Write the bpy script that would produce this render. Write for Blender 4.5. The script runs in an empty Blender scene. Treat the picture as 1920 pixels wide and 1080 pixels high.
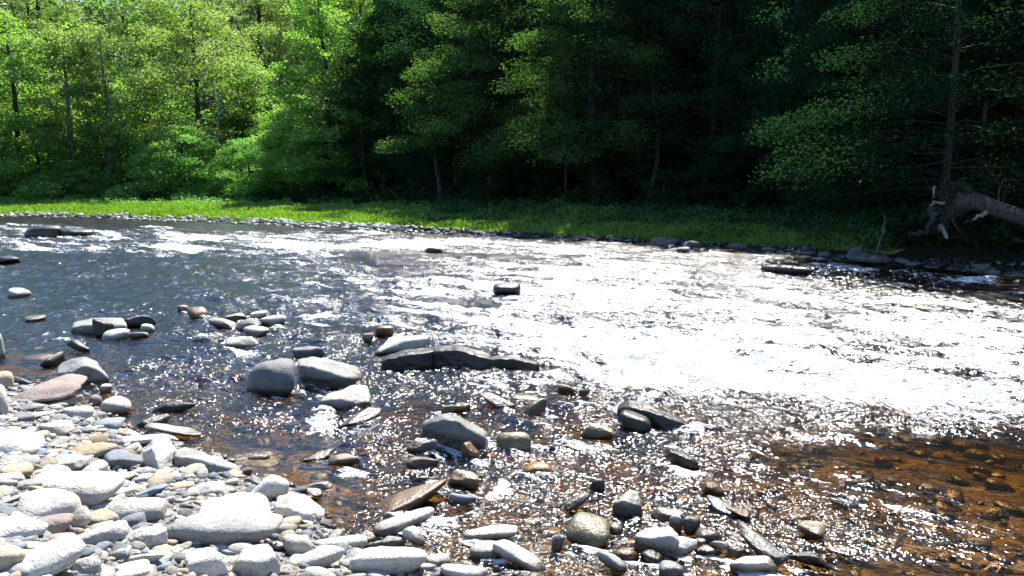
import bpy, math, random
import numpy as np

random.seed(7)
RNG = np.random.default_rng(11)
sc = bpy.context.scene
col = sc.collection

# ------------------------------------------------------------------ camera numbers
CAM_H = 1.8
FOC = 1598.0
PITCH = math.radians(7.35)
CP, SP = math.cos(PITCH), math.sin(PITCH)
SUN_AZ = math.radians(12.0)      # from +Y towards +X
SUN_EL = math.radians(53.0)
SUN = np.array([math.sin(SUN_AZ)*math.cos(SUN_EL), math.cos(SUN_AZ)*math.cos(SUN_EL), math.sin(SUN_EL)])


def ray(px, py):
    a = (px-960.0)/FOC
    b = (540.0-py)/FOC
    d = np.array([a, CP+b*SP, -SP+b*CP])
    return d/np.linalg.norm(d)


def on_plane(px, py, z=0.0):
    d = ray(px, py)
    t = (z-CAM_H)/d[2]
    return np.array([0, 0, CAM_H])+d*t


def to_px(X, Y, Z):
    dz = Z-CAM_H
    zc = Y*CP-dz*SP
    zc = np.where(zc < 0.05, 0.05, zc)
    return 960+FOC*X/zc, 540-FOC*(Y*SP+dz*CP)/zc


# ------------------------------------------------------------------ noise
def _hash(i, seed):
    n = np.zeros(i.shape[:-1], dtype=np.uint64)
    for k, m in zip(range(i.shape[-1]), (73856093, 19349663, 83492791)):
        n ^= (i[..., k].astype(np.int64)*m).astype(np.uint64)
    n = n+np.uint64(seed*1013904223+12345)
    n ^= n >> np.uint64(15)
    n = n*np.uint64(2246822519)
    n ^= n >> np.uint64(13)
    n = n*np.uint64(3266489917)
    n ^= n >> np.uint64(16)
    return (n & np.uint64(0xFFFFFF)).astype(np.float64)/float(0xFFFFFF)


def vnoise(p, seed=0):
    """smooth value noise, -1..1; p is (n, 2) or (n, 3)"""
    p = np.asarray(p, dtype=np.float64)
    i = np.floor(p).astype(np.int64)
    f = p-i
    f = f*f*f*(f*(f*6-15)+10)
    dim = p.shape[-1]
    out = 0
    for c in range(2**dim):
        off = np.array([(c >> k) & 1 for k in range(dim)])
        w = 1.0
        for k in range(dim):
            w = w*(f[..., k] if off[k] else 1-f[..., k])
        out = out+w*_hash(i+off, seed)
    return out*2-1


def fbm(p, seed=0, octaves=4, gain=0.5):
    a, s, out = 1.0, 1.0, 0
    tot = 0
    for o in range(octaves):
        out = out+a*vnoise(np.asarray(p)*s+o*17.3, seed+o)
        tot += a
        a *= gain
        s *= 2.03
    return out/tot


def smooth(e0, e1, x):
    t = np.clip((x-e0)/(e1-e0), 0, 1)
    return t*t*(3-2*t)


# ------------------------------------------------------------------ object helpers
def mesh_from(name, verts, faces, mat=None, smooth_shade=True, attrs=None):
    """verts (n,3); faces (m,k) all with the same number of corners"""
    verts = np.ascontiguousarray(verts, dtype=np.float32)
    faces = np.ascontiguousarray(faces, dtype=np.int32)
    m = bpy.data.meshes.new(name)
    k = faces.shape[1]
    m.vertices.add(len(verts))
    m.vertices.foreach_set('co', verts.ravel())
    m.loops.add(faces.size)
    m.loops.foreach_set('vertex_index', faces.ravel())
    m.polygons.add(len(faces))
    m.polygons.foreach_set('loop_start', np.arange(0, faces.size, k, dtype=np.int32))
    m.polygons.foreach_set('loop_total', np.full(len(faces), k, dtype=np.int32))
    m.polygons.foreach_set('use_smooth', np.full(len(faces), bool(smooth_shade)))
    if attrs:
        for an, av in attrs.items():
            at = m.attributes.new(an, 'FLOAT', 'POINT')
            at.data.foreach_set('value', np.ascontiguousarray(av, dtype=np.float32))
    m.update(calc_edges=True)
    if mat:
        m.materials.append(mat)
    return m


def link(name, data, parent=None, loc=(0, 0, 0)):
    o = bpy.data.objects.new(name, data)
    col.objects.link(o)
    o.location = loc
    if parent:
        o.parent = parent
    return o


def tag(o, label=None, cat=None, group=None, kind=None):
    if label:
        o['label'] = label
    if cat:
        o['category'] = cat
    if group:
        o['group'] = group
    if kind:
        o['kind'] = kind
    return o


# ------------------------------------------------------------------ material helpers
class NT:
    def __init__(self, name):
        self.m = bpy.data.materials.new(name)
        self.m.use_nodes = True
        self.t = self.m.node_tree
        self.t.nodes.clear()
        self.out = self.t.nodes.new('ShaderNodeOutputMaterial')

    def n(self, kind, **kw):
        nd = self.t.nodes.new(kind)
        for k, v in kw.items():
            if k.startswith('i_'):
                key = k[2:].replace('_', ' ')
                self.set(nd.inputs[key], v)
            else:
                setattr(nd, k, v)
        return nd

    def set(self, sock, v):
        if isinstance(v, bpy.types.NodeSocket):
            self.t.links.new(v, sock)
        else:
            if hasattr(sock.default_value, '__len__') and not isinstance(v, (int, float)) and len(v) == 3 and len(sock.default_value) == 4:
                v = (*v, 1)
            sock.default_value = v

    def math(self, op, a, b=None, c=None, clamp=False):
        nd = self.t.nodes.new('ShaderNodeMath')
        nd.operation = op
        nd.use_clamp = clamp
        self.set(nd.inputs[0], a)
        if b is not None:
            self.set(nd.inputs[1], b)
        if c is not None:
            self.set(nd.inputs[2], c)
        return nd.outputs[0]

    def mix(self, fac, a, b, mode='MIX'):
        nd = self.t.nodes.new('ShaderNodeMix')
        nd.data_type = 'RGBA'
        nd.blend_type = mode
        nd.clamp_factor = True
        self.set(nd.inputs[0], fac)
        self.set(nd.inputs[6], a)
        self.set(nd.inputs[7], b)
        return nd.outputs[2]

    def ramp(self, fac, stops, interp='LINEAR'):
        nd = self.t.nodes.new('ShaderNodeValToRGB')
        cr = nd.color_ramp
        cr.interpolation = interp
        while len(cr.elements) < len(stops):
            cr.elements.new(0.5)
        for e, (p, c) in zip(cr.elements, stops):
            e.position = p
            e.color = (*c, 1) if len(c) == 3 else c
        self.set(nd.inputs[0], fac)
        return nd.outputs[0]

    def rng(self, v, a, b, c=0.0, d=1.0, kind='SMOOTHSTEP'):
        nd = self.t.nodes.new('ShaderNodeMapRange')
        nd.interpolation_type = kind
        self.set(nd.inputs[0], v)
        for i, x in enumerate((a, b, c, d)):
            self.set(nd.inputs[i+1], x)
        return nd.outputs[0]

    def noise(self, vec, scale, detail=3.0, rough=0.5, dist=0.0):
        nd = self.n('ShaderNodeTexNoise', i_Scale=scale, i_Detail=detail, i_Roughness=rough, i_Distortion=dist)
        if vec is not None:
            self.t.links.new(vec, nd.inputs['Vector'])
        return nd.outputs[0]

    def mapping(self, vec, scale=(1, 1, 1), rot=(0, 0, 0)):
        nd = self.n('ShaderNodeMapping')
        self.t.links.new(vec, nd.inputs[0])
        nd.inputs['Scale'].default_value = scale
        nd.inputs['Rotation'].default_value = rot
        return nd.outputs[0]

    def done(self, shader):
        self.t.links.new(shader, self.out.inputs[0])
        return self.m


# ------------------------------------------------------------------ world, sun, camera
w = bpy.data.worlds.new('World')
sc.world = w
w.use_nodes = True
nt = w.node_tree
nt.nodes.clear()
sky = nt.nodes.new('ShaderNodeTexSky')
sky.sky_type = 'NISHITA'
sky.sun_disc = False
sky.sun_elevation = SUN_EL
sky.sun_rotation = SUN_AZ
sky.dust_density = 0.0
sky.ozone_density = 6.0
bg = nt.nodes.new('ShaderNodeBackground')
bg.inputs[1].default_value = 0.10
wo = nt.nodes.new('ShaderNodeOutputWorld')
nt.links.new(sky.outputs[0], bg.inputs[0])
nt.links.new(bg.outputs[0], wo.inputs[0])

sl = bpy.data.lights.new('sun', 'SUN')
sl.energy = 5.0
sl.angle = math.radians(0.5)
sl.color = (1.0, 0.955, 0.89)
so = link('sun', sl)
from mathutils import Vector, Matrix
so.rotation_euler = Vector((-SUN[0], -SUN[1], -SUN[2])).to_track_quat('-Z', 'Y').to_euler()

cd = bpy.data.cameras.new('camera')
cd.sensor_width = 36.0
cd.lens = 36.0*FOC/1920.0
cd.clip_start = 0.05
cd.clip_end = 2000
co = link('camera', cd, loc=(0, 0, CAM_H))
co.rotation_euler = (math.pi/2-PITCH, 0, 0)
sc.camera = co

sc.view_settings.view_transform = 'Standard'
sc.view_settings.look = 'None'
sc.view_settings.gamma = 1.0
sc.view_settings.use_curve_mapping = False
sc.view_settings.exposure = 1.55
sc.cycles.max_bounces = 8
sc.cycles.diffuse_bounces = 3
sc.cycles.glossy_bounces = 3
sc.cycles.transparent_max_bounces = 10
sc.cycles.sample_clamp_direct = 0
sc.cycles.caustics_reflective = False

# ------------------------------------------------------------------ the lie of the land
FAR_PX = [(0, 404), (200, 409), (400, 416), (600, 425), (720, 432), (900, 440), (1100, 450), (1300, 464),
          (1450, 472), (1550, 480), (1640, 490), (1750, 502), (1920, 519)]
NEAR_PX = [(-150, 690), (0, 702), (60, 715), (180, 765), (270, 815), (430, 862), (470, 890), (545, 905), (600, 960),
           (640, 1000), (730, 1030), (830, 1052), (1010, 1085), (1300, 1120), (1920, 1140)]


def _shore(pts, ext=True):
    P = np.array([on_plane(*p)[:2] for p in pts])
    if ext:
        d0 = P[0]-P[1]
        d1 = P[-1]-P[-2]
        P = np.vstack([P[0]+d0/np.linalg.norm(d0)*90, P[0]+d0/np.linalg.norm(d0)*30, P, P[-1]+d1/np.linalg.norm(d1)*6,
                       P[-1]+d1/np.linalg.norm(d1)*13])
    th = np.arctan2(P[:, 0], P[:, 1])
    r = np.hypot(P[:, 0], P[:, 1])
    o = np.argsort(th)
    return th[o], r[o]


FT, FR = _shore(FAR_PX)
NT_, NR_ = _shore(NEAR_PX, ext=False)


def far_r(th):
    return np.interp(th, FT, FR)


def near_r(th):
    return np.interp(th, NT_, NR_)


def bank_s(x, y):
    th = np.arctan2(x, y)
    return (np.hypot(x, y)-far_r(th))*0.85


def ground_z(x, y):
    x = np.asarray(x, float)
    y = np.asarray(y, float)
    th = np.arctan2(x, y)
    r = np.hypot(x, y)
    rf = far_r(th)
    rn = near_r(th)
    behind = np.abs(th) > 1.6
    rn = np.where(behind, 1e4, rn)
    s = (r-rf)*0.85
    q = np.stack([x, y], -1)
    beach = 0.11*np.clip(rn-r, 0, None)**0.9
    beach = np.minimum(beach, 0.55)+0.012*vnoise(q*3.1, 3)*np.clip((rn-r)*3, 0, 1)
    d = np.clip(r-rn, 0, None)
    depth = np.minimum(np.minimum(0.02+0.05*d+0.05*np.clip(d-2.2, 0, None), 0.6), 0.03+0.16*np.clip(rf-r, 0, None))
    depth = depth*(1+0.35*vnoise(q*0.8, 5)*np.clip(d, 0, 1))
    sp = np.clip(s, 0, None)
    right = smooth(-0.30, 0.05, th)
    bank = (0.20+0.30*smooth(0.33, 0.45, th))*(1-np.exp(-sp/1.1))+0.008*sp
    sl_ = 0.26+0.36*right
    s0 = 17-7*right
    bank = bank+sl_*np.log1p(np.exp(np.clip((sp-s0)/2.5, -30, 30)))*2.5
    bank = bank+0.06*vnoise(q*0.35, 8)*np.clip(sp/4, 0, 1)+0.04*vnoise(q*1.3, 9)*np.clip(sp, 0, 1)
    bank = np.minimum(bank, 60)
    z = np.where(r < rn, beach, np.where(s > 0, bank, -depth))
    return z


def gz(x, y):
    return float(ground_z(np.array([x]), np.array([y]))[0])


_TT = np.geomspace(2.0, 200, 2600)


def hit(px, py):
    """where the line of sight meets the ground or the water"""
    d = ray(px, py)
    Q = np.array([0, 0, CAM_H])+d*_TT[:, None]
    low = np.nonzero(Q[:, 2] <= np.maximum(ground_z(Q[:, 0], Q[:, 1]), 0.0))[0]
    return Q[low[0]] if len(low) else Q[-1]


def stand(px, dist):
    """ground point at this bearing and distance"""
    th = math.atan((px-960)/FOC)
    x, y = dist*math.sin(th), dist*math.cos(th)
    return x, y, gz(x, y)


# ------------------------------------------------------------------ ground sheet
def polar_grid(thetas, radii):
    T, R = np.meshgrid(thetas, radii)
    x = (R*np.sin(T)).ravel()
    y = (R*np.cos(T)).ravel()
    nr, ntt = len(radii), len(thetas)
    i = np.arange(nr-1)[:, None]*ntt+np.arange(ntt-1)[None, :]
    i = i.ravel()
    f = np.stack([i, i+1, i+1+ntt, i+ntt], -1)
    return x, y, f


def ground_material():
    g = NT('ground')
    pos = g.n('ShaderNodeNewGeometry').outputs['Position']
    att = g.n('ShaderNodeAttribute', attribute_name='zone').outputs['Fac']
    # river bed: brown cobbles
    warp = g.n('ShaderNodeTexNoise', i_Scale=3.0, i_Detail=3.0)
    g.t.links.new(pos, warp.inputs['Vector'])
    v1 = g.n('ShaderNodeTexVoronoi', i_Scale=5.5)
    wv = g.n('ShaderNodeVectorMath', operation='MULTIPLY_ADD')
    g.t.links.new(warp.outputs['Color'], wv.inputs[0])
    wv.inputs[1].default_value = (0.25, 0.25, 0.25)
    g.t.links.new(pos, wv.inputs[2])
    g.t.links.new(wv.outputs[0], v1.inputs['Vector'])
    cell = g.n('ShaderNodeSeparateColor')
    g.t.links.new(v1.outputs['Color'], cell.inputs[0])
    bedc = g.ramp(cell.outputs[0], [(0.0, (0.03, 0.017, 0.006)), (0.35, (0.10, 0.058, 0.021)), (0.6, (0.18, 0.11, 0.042)),
                                    (0.8, (0.20, 0.13, 0.06)), (1.0, (0.27, 0.20, 0.11))])
    sp = g.noise(pos, 30, 4, 0.6)
    bedc = g.mix(g.rng(sp, 0.4, 0.65), bedc, (0.03, 0.018, 0.006))
    # dry gravel bed of the beach
    v2 = g.n('ShaderNodeTexVoronoi', i_Scale=45.0)
    g.t.links.new(pos, v2.inputs['Vector'])
    c2 = g.n('ShaderNodeSeparateColor')
    g.t.links.new(v2.outputs['Color'], c2.inputs[0])
    bea = g.ramp(c2.outputs[0], [(0, (0.07, 0.065, 0.055)), (0.5, (0.17, 0.16, 0.14)), (1, (0.30, 0.28, 0.25))])
    # soil and leaf litter of the bank
    n3 = g.noise(pos, 2.2, 5, 0.6)
    soil = g.ramp(n3, [(0.3, (0.010, 0.009, 0.005)), (0.55, (0.018, 0.016, 0.008)), (0.75, (0.02, 0.028, 0.008))])
    c = g.mix(g.rng(att, 0.0, 1.0, kind='LINEAR'), bedc, bea)
    c = g.mix(g.rng(att, 1.0, 2.0, kind='LINEAR'), c, soil)
    h = g.math('MULTIPLY', v1.outputs['Distance'], -0.10)
    h = g.math('ADD', h, g.math('MULTIPLY', sp, 0.02))
    h2 = g.math('MULTIPLY', v2.outputs['Distance'], -0.015)
    b = g.n('ShaderNodeBump', i_Distance=1.0, i_Strength=0.8)
    g.set(b.inputs['Height'], g.math('ADD', h, h2))
    p = g.n('ShaderNodeBsdfPrincipled', i_Base_Color=c, i_Roughness=0.9)
    p.inputs['Specular IOR Level'].default_value = 0.1
    g.t.links.new(b.outputs[0], p.inputs['Normal'])
    return g.done(p.outputs[0])


ths = np.concatenate([np.linspace(-math.pi, -1.25, 40)[:-1], np.linspace(-1.25, 1.25, 620), np.linspace(1.25, math.pi, 40)[1:]])
rad = np.concatenate([[0.02, 0.4, 0.9], np.geomspace(1.4, 300, 330)])
gx, gy, gf = polar_grid(ths, rad)
gzv = ground_z(gx, gy)
gth = np.arctan2(gx, gy)
gr = np.hypot(gx, gy)
zone = np.where(gr < near_r(gth)-0.02, 1.0, np.where(bank_s(gx, gy) > -0.05, 2.0, 0.0))
zone = np.where(np.abs(gth) > 1.6, np.where(bank_s(gx, gy) > 0, 2.0, 1.0), zone)
gm = mesh_from('ground', np.stack([gx, gy, gzv], -1), gf, ground_material(), True, {'zone': zone})
tag(link('ground', gm), kind='structure', label='brown cobble riverbed, gravel beach and wooded far bank')
# ------------------------------------------------------------------ stones
import bmesh


def ico(sub):
    bm = bmesh.new()
    bmesh.ops.create_icosphere(bm, subdivisions=sub, radius=1.0)
    v = np.array([x.co[:] for x in bm.verts])
    f = np.array([[q.index for q in t.verts] for t in bm.faces])
    bm.free()
    return v/np.linalg.norm(v, axis=1)[:, None], f


ICO = {s: ico(s) for s in (1, 2, 3, 4, 5)}


def rock_verts(seed, dims, p=6.0, sub=3, chops=6, taper=0.0, rough=0.03, skew=0.15):
    r = np.random.default_rng(seed)
    D, F = ICO[sub]
    nrm = [np.array(v, float) for v in ((1, 0, 0), (-1, 0, 0), (0, 1, 0), (0, -1, 0), (0, 0, 1), (0, 0, -1))]
    pl = []
    for n in nrm:
        n = n+r.normal(0, skew*(1.9 if p > 5 else 1), 3)
        pl.append((n/np.linalg.norm(n), 1.0))
    for k in range(chops):
        n = r.normal(0, 1, 3)
        n /= np.linalg.norm(n)
        pl.append((n, r.uniform(0.70, 1.06) if p > 5 else r.uniform(0.86, 1.14)))
    acc = 0
    for n, h in pl:
        acc = acc+np.clip(D@n/h, 0, None)**p
    rad = acc**(-1.0/p)
    V = D*rad[:, None]
    V[:, 0] /= np.abs(V[:, 0]).max()
    V[:, 1] /= np.abs(V[:, 1]).max()
    V[:, 2] /= np.abs(V[:, 2]).max()
    V = V*np.array(dims)/2
    if taper:
        k = 1+taper*V[:, 0]/(dims[0]/2)
        V[:, 1] *= k
        V[:, 2] *= k
    md = (dims[0]*dims[1]*dims[2])**(1/3)
    off = r.uniform(-50, 50, 3)
    q = V/md
    n1 = fbm(q*1.6+off, seed % 97, 3, 0.5)
    n2 = fbm(q*6.0+off, seed % 89+3, 3, 0.6)
    n3 = np.abs(fbm(q*np.array([1.2, 1.2, 5.0])+off, seed % 83+5, 3, 0.55))
    V = V*(1+rough*1.9*n1[:, None])+D*(md*rough*(0.40*n2-0.55*n3*(p > 5)))[:, None]
    return V, F


def rock_material(name, a, b, speck, rough=0.8, wet=False, gloss=0.25, band=(0.02, 0.07)):
    g = NT(name)
    pos = g.n('ShaderNodeNewGeometry').outputs['Position']
    ob = g.n('ShaderNodeTexCoord').outputs['Object']
    rnd = g.n('ShaderNodeObjectInfo').outputs['Random']
    sep = g.n('ShaderNodeSeparateXYZ')
    g.t.links.new(pos, sep.inputs[0])
    offs = g.n('ShaderNodeVectorMath', operation='ADD')
    g.t.links.new(ob, offs.inputs[0])
    cmb = g.n('ShaderNodeCombineXYZ')
    g.set(cmb.inputs[0], g.math('MULTIPLY', rnd, 37.0))
    g.set(cmb.inputs[1], g.math('MULTIPLY', rnd, 11.0))
    g.t.links.new(cmb.outputs[0], offs.inputs[1])
    v = offs.outputs[0]
    n1 = g.noise(v, 7.0, 5.0, 0.62)
    n2 = g.noise(v, 60.0, 3.0, 0.65)
    st = g.noise(g.mapping(v, scale=(1.0, 1.5, 7.0)), 9.0, 4.0, 0.6)
    c = g.mix(g.rng(n1, 0.36, 0.66), a, b)
    c = g.mix(g.math('MULTIPLY', g.rng(n2, 0.50, 0.70), 0.55), c, speck)
    c = g.mix(g.math('MULTIPLY', g.rng(st, 0.54, 0.70), 0.35), c, speck)
    vn = g.noise(v, 4.5, 4.0, 0.6, 0.6)
    vl = g.rng(g.math('ABSOLUTE', g.math('SUBTRACT', vn, 0.5)), 0.0, 0.014, 0.28, 0.0)
    c = g.mix(vl, c, speck)
    hs = g.n('ShaderNodeHueSaturation')
    g.set(hs.inputs['Value'], g.rng(rnd, 0, 1, 0.70, 1.15, kind='LINEAR'))
    g.set(hs.inputs['Saturation'], g.rng(g.math('FRACT', g.math('MULTIPLY', rnd, 7.77)), 0, 1, 0.7, 1.35, kind='LINEAR'))
    g.set(hs.inputs['Color'], c)
    c = hs.outputs[0]
    # the band the river keeps wet, with shade painted in on stream stones: darker and glossier up to a few centimetres over the water
    edge = g.math('ADD', sep.outputs[2], g.math('MULTIPLY', g.math('SUBTRACT', n1, 0.5), 0.09))
    wetf = g.rng(edge, band[0], band[1], 1.0, 0.0)
    if wet:
        wetf = g.math('MAXIMUM', wetf, 0.55)
    c = g.mix(wetf, c, g.mix(1.0, c, (0.30, 0.25, 0.19), 'MULTIPLY'))
    # darker and browner on what lies under water
    c = g.mix(g.rng(sep.outputs[2], -0.035, -0.005, 0.75, 0.0), c, g.mix(1.0, c, (0.60, 0.42, 0.22), 'MULTIPLY'))
    rg = g.rng(wetf, 0, 1, rough, gloss, kind='LINEAR')
    b_ = g.n('ShaderNodeBump', i_Distance=1.0, i_Strength=0.7)
    g.set(b_.inputs['Height'], g.math('ADD', g.math('MULTIPLY', n1, 0.02), g.math('ADD', g.math('MULTIPLY', n2, 0.009), g.math('MULTIPLY', vl, -0.006))))
    p = g.n('ShaderNodeBsdfPrincipled', i_Base_Color=c, i_Roughness=rg)
    p.inputs['Specular IOR Level'].default_value = 0.4
    g.t.links.new(b_.outputs[0], p.inputs['Normal'])
    return g.done(p.outputs[0])


ROCK = {
    'pale': rock_material('pale_stone', (0.53, 0.505, 0.455), (0.36, 0.34, 0.30), (0.19, 0.175, 0.15)),
    'grey': rock_material('grey_stone', (0.27, 0.27, 0.25), (0.19, 0.19, 0.175), (0.12, 0.12, 0.11)),
    'slate': rock_material('slate_stone', (0.19, 0.21, 0.235), (0.13, 0.145, 0.165), (0.08, 0.09, 0.10)),
    'tan': rock_material('tan_stone', (0.36, 0.31, 0.23), (0.28, 0.235, 0.165), (0.18, 0.15, 0.11)),
    'pink': rock_material('pink_stone', (0.31, 0.235, 0.20), (0.25, 0.175, 0.145), (0.17, 0.13, 0.11)),
    'dark': rock_material('dark_stone', (0.055, 0.05, 0.042), (0.033, 0.03, 0.025), (0.02, 0.018, 0.015), 0.55, True),
    'brown': rock_material('brown_stone', (0.23, 0.145, 0.07), (0.16, 0.095, 0.042), (0.08, 0.05, 0.025), 0.5, True),
    'amber': rock_material('amber_stone', (0.46, 0.28, 0.09), (0.33, 0.19, 0.055), (0.17, 0.10, 0.03), 0.5, True),
    'olive': rock_material('olive_stone', (0.24, 0.21, 0.10), (0.16, 0.14, 0.06), (0.09, 0.075, 0.035), 0.55, True),
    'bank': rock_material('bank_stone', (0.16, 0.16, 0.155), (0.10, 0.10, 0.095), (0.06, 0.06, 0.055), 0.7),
}

ROCK['stream_pale'] = rock_material('stream_pale_stone', (0.45, 0.43, 0.38), (0.33, 0.31, 0.27), (0.18, 0.165, 0.14), band=(0.03, 0.085))  # wet band set higher, also painting shade on the lower faces
ROCK['stream_grey'] = rock_material('stream_grey_stone', (0.25, 0.245, 0.22), (0.16, 0.155, 0.135), (0.085, 0.08, 0.07), band=(0.04, 0.10))  # higher wet band doubles as painted shade low on the stone
FOOT = []      # (px bbox) of traced stones, to keep pebbles clear of them


def stone(x0, y0, x1, y1, rot, tone, p, tf, name, label, cat='stone', group=None, seed=None, sink=0.3, taper=0.0, sub=None, zoff=0.0, lift=None):
    """a stone seen in the box x0..x1, y0..y1 of the photograph, rebuilt at its real place and size"""
    FOOT.append((x0, y0, x1, y1))
    W, H = x1-x0, y1-y0
    wet_foot = (x0 > 330 and y1 < 870) or (x0 > 640 and y1 < 960) or y1 < 700
    tf = tf*0.72 if wet_foot else min(0.8, tf+0.12)
    t = math.tan(math.radians(rot))
    h = max(H-0.62*W*abs(t), 0.50*H)
    Lpx = W*(0.98 if abs(rot) < 35 else 0.8)
    cx = (x0+x1)/2
    base_y = y1-0.12*H if abs(rot) < 10 else y1-0.5*(H-h)-0.08*H
    P = hit(cx, base_y)
    th = math.atan2(P[0], P[1])
    dist = math.hypot(P[0], P[1])
    slant = np.linalg.norm(P-np.array([0, 0, CAM_H]))
    dep = math.atan2(CAM_H-P[2], dist)
    m = slant/FOC
    sd, cdp = math.sin(dep), math.cos(dep)
    yaw = math.atan(0.6*t/max(sd, 0.12)) if lift is None else 0.0
    yaw = max(-0.7, min(0.7, yaw))
    up = math.atan(t-math.tan(yaw)*sd) if lift is None else math.radians(rot)
    L = Lpx*m/math.cos(yaw)*0.97
    D = min(max(tf*h*m/sd, 0.36*L), 1.0*L)
    T = max((h*m-D*sd*0.62)/cdp, 0.30*h*m, 0.07*L)*(1.1 if wet_foot else 1)
    full = T*(1+sink)
    big = W > 85 or name in ('boulder',)
    s = sub or (4 if W > 55 else 3)
    sd_ = seed if seed is not None else int(x0*7+y0*13+x1*3) % 100000
    V, F = rock_verts(abs(sd_)+1, (L, D, full), p*2.6 if p > 5 else p*1.1, s, 9 if p > 5 else 4, taper, 0.055 if p > 5 else 0.035)
    ground = max(P[2], 0.0)
    ctr = np.array([math.sin(th)*(dist+D*0.42), math.cos(th)*(dist+D*0.42), ground+T/2-full*sink*0.5/(1+sink)+0.5*L*math.sin(abs(up))*0.55+zoff])
    R = Matrix.Rotation(-th+yaw, 3, 'Z') @ Matrix.Rotation(-up, 3, 'Y')
    mesh = mesh_from(name, V, F, ROCK[tone])
    o = link(name, mesh)
    o.matrix_world = Matrix.Translation(Vector(ctr)) @ R.to_4x4()
    tag(o, label, cat, group)
    return o


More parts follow.
